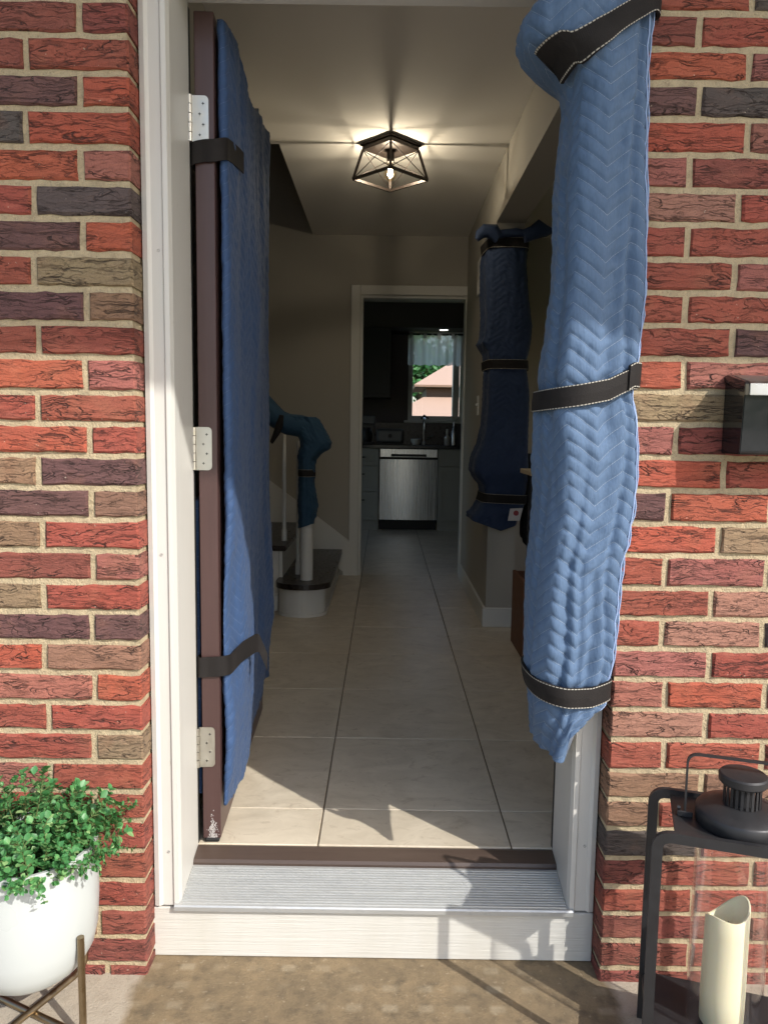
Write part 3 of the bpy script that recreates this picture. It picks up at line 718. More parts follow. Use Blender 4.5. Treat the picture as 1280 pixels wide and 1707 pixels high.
jq = thing('moving_blanket', 'light blue chevron-quilted moving blanket strapped round the latch jamb beside the bricks', 'moving blanket', (.43, .05, zb))
zs2 = hit(975, 655, 1, -.05)[2]
Q1 = quilt('quilt', rows, jamb_loop, 250, 'quilt', jq, puff=.0034, folds=((.0055, .17, 2.0), (.003, .075, 3.0)), pinch=((zstrap, .012, .022), (zs2, .009, .025)), crinkle=.0019, zmap=jamb_zmap, ushift=.014, seed=3,
           grooves=((.056, .012, .009, .3, 2.3), (.098, .012, .020, .9, 2.3), (.085, .012, .012, .3, .95), (.155, .017, .014, .45, 1.16), (.120, .009, .010, .45, 1.10), (.228, .014, .022, 1.20, 2.0), (.245, .010, .012, .4, 1.1)))
def zline(pts, py):
    q = sorted((hit(x, y, 1, py)[0], hit(x, y, 1, py)[2]) for x, y in pts); xs = [a for a, b in q]; zz = [b for a, b in q]
    return lambda x: float(np.interp(x, xs, zz))
fr_cols = lambda q, a, b: range(int(a*q['B'].shape[1]), int(b*q['B'].shape[1]))
strap_on(Q1, 'strap', fr_cols(Q1, -.01, .52), zline([(900, 670), (905, 668), (960, 660), (1010, 650), (1030, 640), (1053, 630)], -.045), .043, jq)
strap_on(Q1, 'strap', fr_cols(Q1, .0, .52), zline([(880, 1148), (900, 1152), (940, 1158), (980, 1160), (1010, 1156)], -.045), .042, jq)
strap_on(Q1, 'strap', fr_cols(Q1, -.005, .335), zline([(935, 150), (945, 120), (965, 88), (990, 66), (1030, 36), (1070, 8), (1090, -8)], -.045), .047, jq, off=.013)
strap_on(Q1, 'strap_end', fr_cols(Q1, -.012, .062), zline([(1000, 652), (1025, 640), (1053, 624)], -.045), .049, jq, off=.0105)
# bound edge with its double seam, on the brick side
cb = [int(.018*250), int(.028*250)]
bm = bmesh.new()
for c in (3, 6):
    pts = [tuple(Q1['W'][i, c]+np.array([*Q1['N'][i, c], 0.0])*.0012) for i in range(20, len(rows)-2, 6)]
    bm_tube(bm, pts, .0014, 5)
link('hem_seam', bm_mesh('hem_seam', bm, True), simple('seam_thread', (.30, .40, .62), .8), jq)

# ---- blanket over the inside face of the open door (in the door's own frame)
dq = thing('moving_blanket', 'deep blue quilted moving blanket strapped over the open brown door', 'moving blanket', (-.40, .30, .28), 0)
Md = Matrix.Translation(fd.location) @ fd.rotation_euler.to_matrix().to_4x4()
def dl(x, y): p = Md @ Vector((x, y, 0)); return (p.x, p.y)
NE = [(20, 372), (60, 375), (300, 378), (600, 383), (860, 388), (930, 384), (1000, 378), (1060, 374), (1130, 376), (1180, 385), (1240, 393), (1300, 390), (1345, 382)]
zn, xn = outline(NE, .275)
def door_loop(z):
    x = np.interp(z, zn, xn); e = x-(dl(DT+.002, .03)[0])         # how far the hem stands off the door face
    e = min(max(e, .012), .07)
    far = .012*math.sin(z*3.1)+.004*math.sin(z*11)
    fy = .865+.02*math.sin(z*2.3)-.10*max(0, (.55-z)/.3)*0
    o = DT+.0035+.0105; tb = min(1, max(0, (z-.27)/.32)); e = e*(.45+.55*tb); g_ = .010+.020*tb
    return [dl(o, .045), dl(DT+.002+e-.006, .018), dl(DT+.002+e+.006, .05), dl(o+g_+.5*far*tb, .20), dl(o+g_-.002-far*tb, .42), dl(o+g_+far*tb, .64), dl(o+g_-.004+.4*far*tb, .80), dl(o+.012, fy), dl(o-.001, fy-.03), dl(o-.001, .62), dl(o-.001, .40), dl(o-.001, .2)]
rows2 = np.arange(.258, 2.158, .0058)
def door_zmap(W, V):
    t = np.clip((.45-V)/.17, 0, 1); y = W[..., 1]
    top = np.clip((V-2.0)/.12, 0, 1)
    return V+t*(.015*np.sin(y*9)+.075*np.clip((y-.45)/.6, 0, 1))-top*(.06*np.clip(np.sin(y*8.5-3.2), 0, 1))
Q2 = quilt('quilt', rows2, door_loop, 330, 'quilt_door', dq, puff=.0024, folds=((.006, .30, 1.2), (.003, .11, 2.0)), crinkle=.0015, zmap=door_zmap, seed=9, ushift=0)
def on_blanket(u, v, xx=-.352): return hit(u, v, 0, xx)
def strap_path(name, pts, width, parent):
    me_bm = bmesh.new(); pts = [Vector(p) for p in pts]
    sm = []
    for i in range(len(pts)-1):
        a, b, c, d = pts[max(i-1, 0)], pts[i], pts[i+1], pts[min(i+2, len(pts)-1)]
        for k in range(6):
            t = k/6; sm.append(.5*(2*b+(c-a)*t+(2*a-5*b+4*c-d)*t*t+(3*b-a-3*c+d)*t**3))
    sm.append(pts[-1]); bm_bar(me_bm, sm, width, .003, (0, 0, 1)); return link(name, bm_mesh(name, me_bm, False), 'strap', parent)
zA = hit(355, 1110, 1, .234)[2]; zB = hit(350, 250, 1, .234)[2]
ed = lambda x: (Md @ Vector((x, -.006, 0)))
E_ = lambda x, z: (ed(x).x, ed(x).y, z)
HY = lambda u, v, y: tuple(hit(u, v, 1, y))
strap_path('strap', [(ed(-.004).x, ed(-.004).y+.05, zA-.004), E_(-.004, zA-.004), E_(.02, zA-.003), E_(.046, zA-.002), HY(378, 1109, .245), HY(386, 1106, .268), HY(395, 1096, .29), HY(406, 1085, .33), HY(417, 1078, .375), HY(427, 1072, .42), HY(432, 1073, .432), HY(438, 1085, .437), HY(446, 1104, .442)], .050, dq)
strap_path('strap', [(ed(-.004).x, ed(-.004).y+.05, zB-.010), E_(-.004, zB-.010), E_(.02, zB-.002), E_(.046, zB), HY(376, 248, .25), HY(384, 252, .285), HY(395, 261, .335), HY(406, 272, .385)], .050, dq)
# the layer on the door's outer face shows as a sliver beside the hinges
def back_loop(z):
    return [dl(-.012, .02), dl(-.020, .06), dl(-.034, .3), dl(-.032, .6), dl(-.014, .8), dl(-.004, .78), dl(-.004, .4), dl(-.004, .06)]
quilt('quilt', np.arange(.30, 1.06, .01), back_loop, 110, 'quilt_door', dq, puff=.002, crinkle=.001, seed=4)

# ---- blanket round the end of the hall wall
wq = thing('moving_blanket', 'navy moving blanket tied round the hall wall end below the header beam', 'moving blanket', (.63, 2.40, .75))
WL = [(394, 812), (410, 814), (430, 812), (470, 811), (520, 812), (560, 808), (570, 803), (585, 812), (610, 814), (660, 813), (710, 810), (740, 804), (765, 794), (785, 791), (798, 797), (812, 808), (832, 806), (850, 797), (866, 787), (885, 786)]
WR = [(394, 884), (410, 882), (440, 880), (490, 883), (540, 889), (580, 885), (600, 881), (620, 882), (660, 885), (720, 883), (780, 882), (820, 880), (838, 878), (855, 873), (868, 866), (885, 850)]
zwl, xwl = outline(WL, 2.40); zwr, xwr = outline(WR, 2.40)
def post_loop(z):
    a = min(np.interp(z, zwl, xwl), .545); b = max(np.interp(z, zwr, xwr), .72); m = (a+b)/2
    return [(a-.002, 2.62), (a, 2.50), (a+.012, 2.405), (a+.05, 2.385), (m, 2.380), (b-.05, 2.385), (b-.012, 2.405), (b, 2.50), (b-.002, 2.62), (.714, 2.60), (.713, 2.52), (.712, 2.425), (.67, 2.421), (.60, 2.421), (.553, 2.425), (.552, 2.52), (.551, 2.60)]
zwt = hit(848, 394, 1, 2.40)[2]; zwb = hit(830, 884, 1, 2.40)[2]
def post_zmap(W, V):
    t = np.clip((zwb+.09-V)/.09, 0, 1); return V+t*(.03*np.abs(W[..., 0]-.62)/.09)
ws = [hit(848, y, 1, 2.38)[2] for y in (404, 607, 832)]
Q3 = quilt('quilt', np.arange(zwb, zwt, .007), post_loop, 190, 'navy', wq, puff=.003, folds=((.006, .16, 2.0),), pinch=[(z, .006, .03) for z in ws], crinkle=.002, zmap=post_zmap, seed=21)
n3 = 190
for z, tl in zip(ws, (0, 0, -.03)): strap_on(Q3, 'strap', range(4, 84), (lambda x, z=z, tl=tl: z+tl*(x-.63)), .048, wq, off=.005)
def lump(name, pts, rad, mat, parent, seed=0, n=14):
    bm = bmesh.new(); bm_tube(bm, pts, rad, n)
    for v in bm.verts:
        d = mnoise.noise_vector(v.co*28+Vector((seed, 0, 0)))*.010; v.co += d
    o = link(name, bm_mesh(name, bm, True), mat, parent); uv = o.data.uv_layers.new(name='UVMap')
    for lp in o.data.loops:
        c = o.data.vertices[lp.vertex_index].co; uv.data[lp.index].uv = (c.x+c.y, c.z)
    return o
P3 = lambda u, v, y=2.37: tuple(hit(u, v, 1, y))
lump('knotted_corner', [P3(832, 396), P3(822, 386), P3(808, 384), P3(799, 391), P3(794, 399)], [.03, .038, .034, .026, .012], 'navy', wq, 3)
lump('knotted_corner', [P3(872, 394), P3(886, 388), P3(899, 382), P3(911, 384), P3(922, 383), P3(931, 377)], [.03, .036, .044, .030, .012, .010], 'navy', wq, 8)
lump('folded_top', [P3(815, 391), P3(835, 389), P3(860, 389), P3(884, 390)], [.016, .022, .022, .016], 'navy', wq, 5)
tg_ = bmesh.new(); c = [P3(846, 868, 2.355), P3(866, 868, 2.36), P3(871, 847, 2.365), P3(850, 848, 2.36)]
vs_ = [tg_.verts.new(p) for p in c]+[tg_.verts.new((p[0], p[1]+.003, p[2])) for p in c]
for f in ((0, 1, 2, 3), (7, 6, 5, 4), (0, 4, 5, 1), (1, 5, 6, 2), (2, 6, 7, 3), (3, 7, 4, 0)): tg_.faces.new([vs_[i] for i in f])
tgo = link('sewn_label', bm_mesh('sewn_label', tg_), 'tag', wq)
cc_ = np.mean(np.array(c), axis=0)
o = lathe('label_print', [(0, 0), (.014, 0), (.014, .001)], 'red', tgo, 12); o.location = (cc_[0]+.004, cc_[1]-.0035, cc_[2]+.008); o.rotation_euler.x = PI/2

# ------------------------------------------------------------------ staircase
RISE, RUN = .19, .255
st = thing('staircase', 'white staircase with black treads and a rounded starter step climbing from the hall', 'staircase', (-.5, 3.2, ZF))
SX0 = -.315                                    # face of the first riser
def starter(z0, z1, grow, y_end, mat, name, bev=0):
    x1 = SX0+grow; x0 = SX0-RUN-.01; r = (x1-(x0-grow*.5))/2; cx = x1-r; yy = y_end-grow+r*.8
    pts = [(x1, YB-.001), (x1, yy)]+[(cx+r*math.cos(a), yy-r*.8*math.sin(a)) for a in np.linspace(0, PI, 18)[1:-1]]+[(cx-r, yy), (cx-r, YB-.001)]
    return extrude_profile(name, pts, 2, z0, z1, mat, st, bev)
YS = 2.56
starter(ZF, ZF+RISE-.032, 0, YS, 'trim', 'starter_riser'); starter(ZF+RISE-.031, ZF+RISE, .028, YS, 'tread', 'tread')
starter(ZF+.001, ZF+.018, .008, YS, 'trim', 'shoe_moulding')
ST_Y = 2.72
for k in range(1, 8):
    x1 = SX0-RUN*k; z = ZF+RISE*k
    if k > 2:
        o = lathe('baluster', [(.017, 0), (.017, .06), (.0125, .075), (.011, .80), (.011, .86), (0, .86)], 'trim', st, 12); o.location = (x1-.12, ST_Y+.05, z+RISE)
    box('riser', x1-.02, x1, ST_Y+.02, YB-.021, z-(0 if k == 1 else .001)+.0005, z+RISE-.032, 'trim', st)
    box('tread', x1-RUN-.02, x1+.026, ST_Y-.026, YB-.021, z+RISE-.031, z+RISE, 'tread', st, .008, 2)
    box('string_panel', x1-RUN, x1-.0205, ST_Y, ST_Y+.019, ZF, z+RISE-.0315, 'trim', st)
    if k == 1: extrude_profile('bracket', [(x1-.205, ZF+.10), (x1-.03, ZF+.10), (x1-.03, ZF+.13), (x1-.17, ZF+.235), (x1-.205, ZF+.235)], 1, ST_Y-.008, ST_Y-.0005, 'trim', st)
box('string_base', SX0-RUN*7, SX0-RUN-.02, ST_Y-.012, ST_Y-.0005, ZF, ZF+.095, 'trim', st, .003)
sk = [(SX0+.035, ZF+.001), (SX0+.10, ZF+.001), (SX0+.10, ZF+.235), (SX0-RUN*7, ZF+.235+RISE/RUN*(RUN*7+.10)), (SX0-RUN*7, ZF+RISE*6.5), (SX0+.035, ZF+.03)]
extrude_profile('wall_string', sk, 1, YB-.020, YB-.001, 'trim', st)
nw = hit(511, 966, 2, ZF+RISE); NX, NY = nw[0], nw[1]
nt_ = hit(511, 712, 1, NY)[2]
np_ = lathe('newel_post', [(.036, ZF+RISE), (.036, ZF+RISE+.245), (.0375, ZF+RISE+.25), (.036, ZF+RISE+.256), (.0355, ZF+RISE+.263), (.0365, ZF+RISE+.27), (.034, nt_), (0, nt_)], 'trim', st, 20)
np_.location = (NX, NY, 0)
def baluster(u, v, z, ytop):
    p = hit(u, v, 2, z); zt2 = hit(u, ytop, 1, p[1])[2]
    o = lathe('baluster', [(.017, z), (.017, z+.06), (.0125, z+.075), (.011, zt2-.05), (.011, zt2), (0, zt2)], 'trim', st, 12); o.location = (p[0], p[1], 0)
baluster(474, 901, ZF+2*RISE, 715); baluster(497, 957, ZF+RISE, 735)
rl = [hit(512, 712, 1, NY), hit(478, 706, 1, NY+.0), hit(452, 690, 1, NY), hit(430, 664, 1, NY), hit(395, 625, 1, NY)]
rl += [rl[-1]+np.array([-RUN, 0, RISE])*k for k in (1, 2.5, 4)]
tube('handrail', [tuple(p) for p in rl], .026, 'tread', st, 12)
# blanket on the newel and handrail
sq = thing('moving_blanket', 'blue moving blanket wrapped over the stair handrail and newel post', 'moving blanket', (NX, NY, ZF+RISE))
NLp = [(692, 486), (700, 482), (712, 488), (725, 496), (738, 501), (760, 503), (780, 503), (795, 501), (820, 500), (845, 499), (862, 500), (875, 503)]
NRp = [(692, 522), (700, 532), (712, 539), (725, 545), (738, 553), (748, 549), (757, 536), (766, 527), (780, 523), (795, 522), (820, 526), (845, 529), (862, 526), (875, 516)]
za, xa = outline(NLp, NY); zc_, xc_ = outline(NRp, NY)
def newel_loop(z):
    a = np.interp(z, za, xa); b = np.interp(z, zc_, xc_); a = min(a, NX-.043); b = max(b, NX+.043); m = (a+b)/2
    return [(b, NY), (b-.25*(b-a), NY-.048), (m, NY-.056), (a+.2*(b-a), NY-.048), (a, NY), (a+.2*(b-a), NY+.048), (m, NY+.056), (b-.25*(b-a), NY+.048)]
zn0 = hit(511, 872, 1, NY)[2]; zn1 = hit(505, 693, 1, NY)[2]
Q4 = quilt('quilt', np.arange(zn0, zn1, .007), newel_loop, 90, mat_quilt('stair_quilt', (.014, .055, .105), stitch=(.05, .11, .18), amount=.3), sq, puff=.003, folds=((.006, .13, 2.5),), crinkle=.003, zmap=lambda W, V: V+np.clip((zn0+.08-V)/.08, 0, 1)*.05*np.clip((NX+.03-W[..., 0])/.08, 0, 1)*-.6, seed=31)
zst = hit(512, 788, 1, NY)[2]
strap_on(Q4, 'strap', range(-2, 92), lambda x: zst, .04, sq, off=.003)
qm = Q4['o'].data.materials[0]
lump('rail_wrap', [tuple(hit(u, v, 1, NY-.005)) for u, v in ((522, 712), (500, 710), (480, 707), (466, 700), (452, 690), (432, 668))], [.05, .060, .060, .056, .064, .060], qm, sq, 12, 18)
lump('strap', [tuple(hit(u, v, 1, NY-.055)) for u, v in ((470, 692), (467, 705), (461, 722), (452, 738))], [.012, .02, .018, .012], 'strap', sq, 2, 8)

# ------------------------------------------------------------------ hall details
kd = thing('door_casing', 'white casing round the kitchen doorway at the end of the hall', 'door casing', ((kx0+kx1)/2, YB, ZF))
cw = .066
box('side_casing', kx0-cw, kx0, YB-.018, YB-.0005, ZF, kz+cw, 'trim', kd, .004); box('side_casing', kx1, min(kx1+cw, .559), YB-.018, YB-.0005, ZF, kz+cw, 'trim', kd, .004)
box('head_casing', kx0+.0005, kx1-.0005, YB-.018, YB-.0005, kz, kz+cw, 'trim', kd, .004)
for x0, x1 in ((kx0+.0005, kx0+.018), (kx1-.018, kx1-.0005)): box('jamb_lining', x0, x1, YB+.0005, YB+.119, ZF, kz-.0005, 'trim', kd)
box('head_lining', kx0+.0185, kx1-.0185, YB+.0005, YB+.119, kz-.018, kz-.0005, 'trim', kd)
bb = thing('baseboard', 'white baseboard round the foot of the hall wall end', 'baseboard', (.63, 2.42, ZF))
box('end_board', .542, .722, 2.414, 2.4295, ZF, ZF+.105, 'trim', bb, .004); box('side_board', .544, .5595, 2.43, YB-.02, ZF, ZF+.105, 'trim', bb, .003)
box('side_board', .7055, .72, 2.43, YB-.02, ZF, ZF+.105, 'trim', bb, .003)
lb = thing('baseboard', 'white baseboard along the wall behind the open door', 'baseboard', (-.57, 1.2, ZF)); box('board', -.5795, -.566, .26, 2.139, ZF, ZF+.105, 'trim', lb, .003)
sw = hit(797, 676, 0, .56)
s_ = thing('light_switch', 'small white light switch on the hall wall before the kitchen doorway', 'light switch', tuple(sw))
box('switch_plate', .5535, .5595, sw[1]-.036, sw[1]+.036, sw[2]-.058, sw[2]+.058, 'plasticw', s_, .002); box('toggle', .543, .5535, sw[1]-.005, sw[1]+.005, sw[2]-.004, sw[2]+.012, 'plasticw', s_, .002)
ch = hit(806, 462, 0, .56)
c_ = thing('door_chime', 'slim pale door chime high on the hall wall beside the wrapped wall end', 'door chime', tuple(ch))
box('cover', .530, .5595, ch[1]-.07, ch[1]+.07, ch[2]-.10, ch[2]+.10, 'plasticw', c_, .006, 2); box('grille', .5285, .5297, ch[1]-.05, ch[1]+.05, ch[2]-.02, ch[2]+.02, 'trim', c_)

# ------------------------------------------------------------------ ceiling lamp: open cage, one bulb
LXc, LYc = .016, 2.115
lamp = thing('ceiling_light', 'dark bronze cage ceiling light with one glowing filament bulb', 'ceiling light', (LXc, LYc, ZC-.16), PI/4, local=True)
top = .16; a_, b_ = .098, .122                # half sides, top and bottom
def lbox(name, x0, x1, y0, y1, z0, z1, mat, parent, bevel=0):
    bm = bmesh.new(); bm_box(bm, x0, x1, y0, y1, z0, z1, bevel); return link(name, bm_mesh(name, bm), mat, parent)
lbox('ceiling_plate', -.102, .102, -.102, .102, top-.012, top, 'bronze', lamp, .002); lbox('ceiling_skirt', -.094, .094, -.094, .094, top-.03, top-.0125, 'bronze', lamp, .002)
for sx, sy in ((-1, -1), (1, -1), (1, 1), (-1, 1)):
    bar('cage_post', [(sx*a_*.93, sy*a_*.93, top-.0305), (sx*b_, sy*b_, .0)], .012, .012, (sx, -sy, 0), 'bronze', lamp)
for k in range(4):
    c0 = [(-1, -1), (1, -1), (1, 1), (-1, 1)][k]; c1 = [(-1, -1), (1, -1), (1, 1), (-1, 1)][(k+1) % 4]
    bar('cage_rail', [(c0[0]*b_, c0[1]*b_, .0), (c1[0]*b_, c1[1]*b_, .0)], .012, .010, (0, 0, 1), 'bronze', lamp)
    tA, tB = [(c[0]*a_*.92, c[1]*a_*.92, top-.032) for c in (c0, c1)]; bA, bB = [(c[0]*b_*.985, c[1]*b_*.985, .004) for c in (c0, c1)]
    tube('cross_wire', [tA, bB], .0022, 'bronze', lamp, 6); tube('cross_wire', [tB, bA], .0022, 'bronze', lamp, 6)
lathe('socket', [(0, top-.031), (.017, top-.031), (.018, top-.075), (.014, top-.082), (0, top-.082)], 'bronze', lamp, 20)
bulb = lathe('bulb', [(.013, top-.0825), (.014, top-.09), (.019, top-.102), (.029, top-.125), (.031, top-.138), (.027, top-.153), (.015, top-.165), (0, top-.168)], 'bulbglass', lamp, 24)
bm = bmesh.new()
for k in range(6):
    a = k*PI/3; bm_tube(bm, [(.006*math.cos(a), .006*math.sin(a), top-.10), (.013*math.cos(a), .013*math.sin(a), top-.142)], .0011, 5)
link('filament', bm_mesh('filament', bm), 'filament', bulb)
pl = bpy.data.lights.new('bulb_light', 'POINT'); pl.energy = 5.0; pl.color = (1, .93, .81); pl.shadow_soft_size = .012
plo = bpy.data.objects.new('bulb_light', pl); col.objects.link(plo); plo.parent = lamp; plo.location = (0, 0, top-.125)

# ------------------------------------------------------------------ kitchen
YK = 6.32                                      # face of the base cabinets
kxp = lambda u, y=YK: hit(u, 800, 1, y)[0]
kzp = lambda v, y=YK, u=690: hit(u, v, 1, y)[2]
ct = thing('countertop', 'black kitchen countertop above the grey cabinets and dishwasher', 'countertop', (.2, 6.6, kzp(742)))
zct = kzp(742); box('slab', -1.69, 1.89, YK-.03, 6.949, zct-.035, zct, 'counter', ct, .004); box('backsplash', -1.69, 1.89, 6.935, 6.9495, zct+.0005, KW[2]-.032, 'backsplash', ct)
x_dw0, x_dw1 = kxp(632), kxp(729); toe = ZF+.10
def pull(p, x, z, w=.09): 
    bar('pull', [(x-w/2, YK-.0225, z), (x-w/2, YK-.045, z), (x+w/2, YK-.045, z), (x+w/2, YK-.0225, z)], .012, .012, (0, 0, 1), 'black', p)
def front(name, p, x0, x1, z0, z1, y=YK, mat='cab'):
    o = box(name, x0+.003, x1-.003, y-.020, y-.0005, z0+.003, z1-.003, mat, p, .003)
    t = .045
    for q in ((x0+.004, x1-.004, z0+.004, z0+t), (x0+.004, x1-.004, z1-t, z1-.004)): box('rail', q[0], q[1], y-.027, y-.0205, q[2], q[3], mat, o, .002)
    for q in ((x0+.004, x0+t), (x1-t, x1-.004)): box('stile', q[0], q[1], y-.027, y-.0205, z0+t+.0005, z1-t-.0005, mat, o, .002)
    return o
dc = thing('drawer_cabinet', 'grey three-drawer base cabinet with black pulls beside the dishwasher', 'cabinet', (-.25, 6.6, ZF))
xd0 = x_dw0-.40; box('carcass', xd0, x_dw0-.004, YK, 6.93, toe, zct-.036, 'cab', dc); box('toe_kick', xd0, x_dw0-.004, YK+.02, YK+.04, ZF, toe-.0005, 'cab', dc)
zz = [toe, toe+(zct-.04-toe)*.40, toe+(zct-.04-toe)*.76, zct-.04]
for a, b in zip(zz, zz[1:]):
    o = front('drawer_front', dc, xd0, x_dw0-.004, a, b); pull(o, (xd0+x_dw0)/2, b-.085 if b-a > .2 else (a+b)/2)
dw = thing('dishwasher', 'stainless steel dishwasher with pocket handle under the black countertop', 'dishwasher', ((x_dw0+x_dw1)/2, 6.6, ZF))
box('tub', x_dw0, x_dw1, YK+.01, 6.9, toe, zct-.037, 'dark', dw)
zh = kzp(766)
bm = bmesh.new(); n = 14
for k in range(n+1):
    x = x_dw0+.005+(x_dw1-x_dw0-.01)*k/n; bow = -.012*math.sin(PI*k/n)
    for z in (toe+.01, zh): bm.verts.new((x, YK-.018+bow, z)); 
    for z in (toe+.01, zh): bm.verts.new((x, YK+.009, z))
bm.verts.ensure_lookup_table()
for k in range(n):
    a = k*4; v = bm.verts; bm.faces.new((v[a], v[a+4], v[a+5], v[a+1])); bm.faces.new((v[a+1], v[a+5], v[a+7], v[a+3])); bm.faces.new((v[a+2], v[a+3], v[a+7], v[a+6])); bm.faces.new((v[a], v[a+2], v[a+6], v[a+4]))
for a in (0, n*4): bm.faces.new((bm.verts[a], bm.verts[a+1], bm.verts[a+3], bm.verts[a+2]))
bmesh.ops.recalc_face_normals(bm, faces=bm.faces); link('door', bm_mesh('door', bm, True), 'steel', dw).data.shade_flat()
box('control_panel', x_dw0+.005, x_dw1-.005, YK-.02, YK+.009, zh+.022, zct-.04, 'steel', dw, .004); box('pocket_handle', x_dw0+.12, x_dw1-.12, YK-.0215, YK-.0195, zh+.030, zh+.055, 'dark', dw); box('toe_panel', x_dw0+.01, x_dw1-.01, YK+.02, YK+.04, ZF+.005, toe-.001, 'dark', dw)
rc = thing('base_cabinet', 'grey base cabinet with a drawer over a door beside the dishwasher', 'cabinet', (.95, 6.6, ZF))
box('carcass', x_dw1+.004, 1.88, YK, 6.93, toe, zct-.036, 'cab', rc); box('toe_kick', x_dw1+.004, 1.88, YK+.012, YK+.03, ZF, toe-.0005, 'cab', rc)
o = front('drawer_front', rc, x_dw1+.004, x_dw1+.46, zz[2], zct-.04); pull(o, x_dw1+.34, (zz[2]+zct-.04)/2); o = front('door', rc, x_dw1+.004, x_dw1+.46, toe, zz[2]); pull(o, x_dw1+.34, zz[2]-.09)
YU = 6.60
M['shadecab'] = simple('painted_shade_cabinet', (.060, .052, .048), .5)  # wall cabinet colour darkened to stand for shade
uc = thing('wall_cabinet', 'wall cabinet coloured dark as if shaded beside the kitchen window curtain', 'cabinet', (-.4, 6.8, kzp(664, YU)))
xu1 = kxp(649, YU); zu0 = kzp(664, YU); box('carcass', xu1-.80, xu1, YU, 6.949, zu0, 2.289, 'shadecab', uc)
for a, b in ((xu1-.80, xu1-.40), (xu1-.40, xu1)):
    o = front('door', uc, a, b, zu0, 2.289, YU, 'shadecab')
o = box('knob', xu1-.365, xu1-.345, YU-.05, YU-.0275, zu0+.05, zu0+.12, 'black', uc, .003)
# window, crank and sill
kwn = thing('kitchen_window', 'white kitchen casement window over the sink, bright garden behind', 'window', ((KW[0]+KW[1])/2, 7.0, KW[2]))
fw = .05
for q in ((KW[0], KW[0]+fw, KW[2], KW[3]), (KW[1]-fw, KW[1], KW[2], KW[3])): box('side_frame', q[0]+.001, q[1], 6.955, 7.09, q[2]+.001, q[3]-.001, 'trim', kwn, .003)
for q in ((KW[2]+.001, KW[2]+fw), (KW[3]-fw, KW[3]-.001)): box('cross_frame', KW[0]+fw+.0005, KW[1]-fw-.0005, 6.955, 7.09, q[0], q[1], 'trim', kwn, .003)
xm = hit(757, 650, 1, 7.0)[0]; box('mullion', xm-.018, xm+.050, 6.97, 7.08, KW[2]+fw+.0005, KW[3]-fw-.0005, 'trim', kwn, .003)
for a, b in ((KW[0]+fw, xm-.018), (xm+.050, KW[1]-fw)): box('pane', a+.0005, b-.0005, 7.03, 7.036, KW[2]+fw+.0005, KW[3]-fw-.0005, 'glass', kwn)
box('sill', KW[0]-.04, KW[1]+.04, 6.90, 6.9545, KW[2]-.03, KW[2]-.0005, 'trim', kwn, .004)
cr = hit(707, 689, 1, 6.95); tube('crank', [(cr[0]-.03, 6.945, KW[2]+.02), (cr[0], 6.93, KW[2]+.05), (cr[0]+.05, 6.925, KW[2]+.022)], [.014, .016, .008], 'black', kwn, 8)
cu = thing('curtain', 'sheer white tab-top valance hanging across the kitchen window', 'curtain', ((KW[0]+KW[1])/2, 6.9, hit(730, 610, 1, 6.88)[2]))
zc0, zc1 = hit(730, 609, 1, 6.88)[2], hit(730, 560, 1, 6.88)[2]
rod = tube('rod', [(KW[0]-.20, 6.88, zc1+.015), (KW[1]+.12, 6.88, zc1+.015)], .011, 'black', cu, 10)
bm = bmesh.new(); n = 120; xs = np.linspace(KW[0]-.01, KW[1]+.03, n)
gr = [[bm.verts.new((x, 6.88+.016*math.sin(x*62+1.5*math.sin(x*9))*(1 if z < zc1-.01 else .5), z+(.006*math.sin(x*62) if z == zc0 else 0))) for x in xs] for z in (zc0, zc0+.03, (zc0+zc1)/2, zc1-.02, zc1+.03)]
for a, b in zip(gr, gr[1:]):
    for k in range(n-1): bm.faces.new((a[k], a[k+1], b[k+1], b[k]))
link('valance', bm_mesh('valance', bm, True), 'sheer', cu)
for k in range(5):
    x = KW[0]+.02+k*(KW[1]-KW[0]-.02)/4; bar('tab', [(x, 6.868, zc1-.03), (x, 6.866, zc1+.022), (x, 6.88, zc1+.031), (x, 6.894, zc1+.022), (x, 6.892, zc1-.03)], .035, .002, (1, 0, 0), 'sheer', cu)
dl_ = thing('soffit_lamp', 'small lit downlight under the soffit above the kitchen window', 'downlight', (hit(740, 549, 2, 2.29)[0], 6.75, 2.285))
o = lathe('trim_ring', [(.055, .004), (.055, 0), (.045, 0), (.045, .004)], 'plasticw', dl_, 24); o.location = (dl_.location.x, 6.75, 2.2855)
o = lathe('lens', [(0, 0), (.044, 0), (.044, .003)], 'lamp', dl_, 24); o.location = (dl_.location.x, 6.75, 2.286)
# things on the counter
def cpos(u, y=6.55): return hit(u, 735, 1, y)[0]
M['appl'] = simple('grey_appliance', (.11, .11, .115), .35)
cm = thing('coffee_maker', 'grey drip coffee maker on the counter under the wall cabinet', 'coffee maker', (cpos(611), 6.62, zct))
x = cpos(611); box('housing', x-.085, x+.085, 6.62, 6.76, zct, zct+.30, 'appl', cm, .01, 2); box('brew_head', x-.085, x+.085, 6.48, 6.6195, zct+.21, zct+.30, 'appl', cm, .01, 2); box('warming_plate', x-.085, x+.085, 6.48, 6.6195, zct, zct+.025, 'black', cm, .005)
o = lathe('carafe', [(0, .026), (.05, .026), (.062, .07), (.06, .12), (.04, .16), (.044, .175)], 'black', cm, 20); o.location = (x, 6.545, zct)
ts = thing('toaster', 'chrome two-slot toaster standing on the counter', 'toaster', (cpos(650), 6.6, zct))
x = cpos(650); box('body', x-.145, x+.145, 6.50, 6.67, zct+.012, zct+.165, 'appl', ts, .03, 3); box('base', x-.14, x+.14, 6.505, 6.665, zct, zct+.0115, 'black', ts); box('lever', x-.165, x-.1455, 6.565, 6.60, zct+.09, zct+.105, 'black', ts, .003)
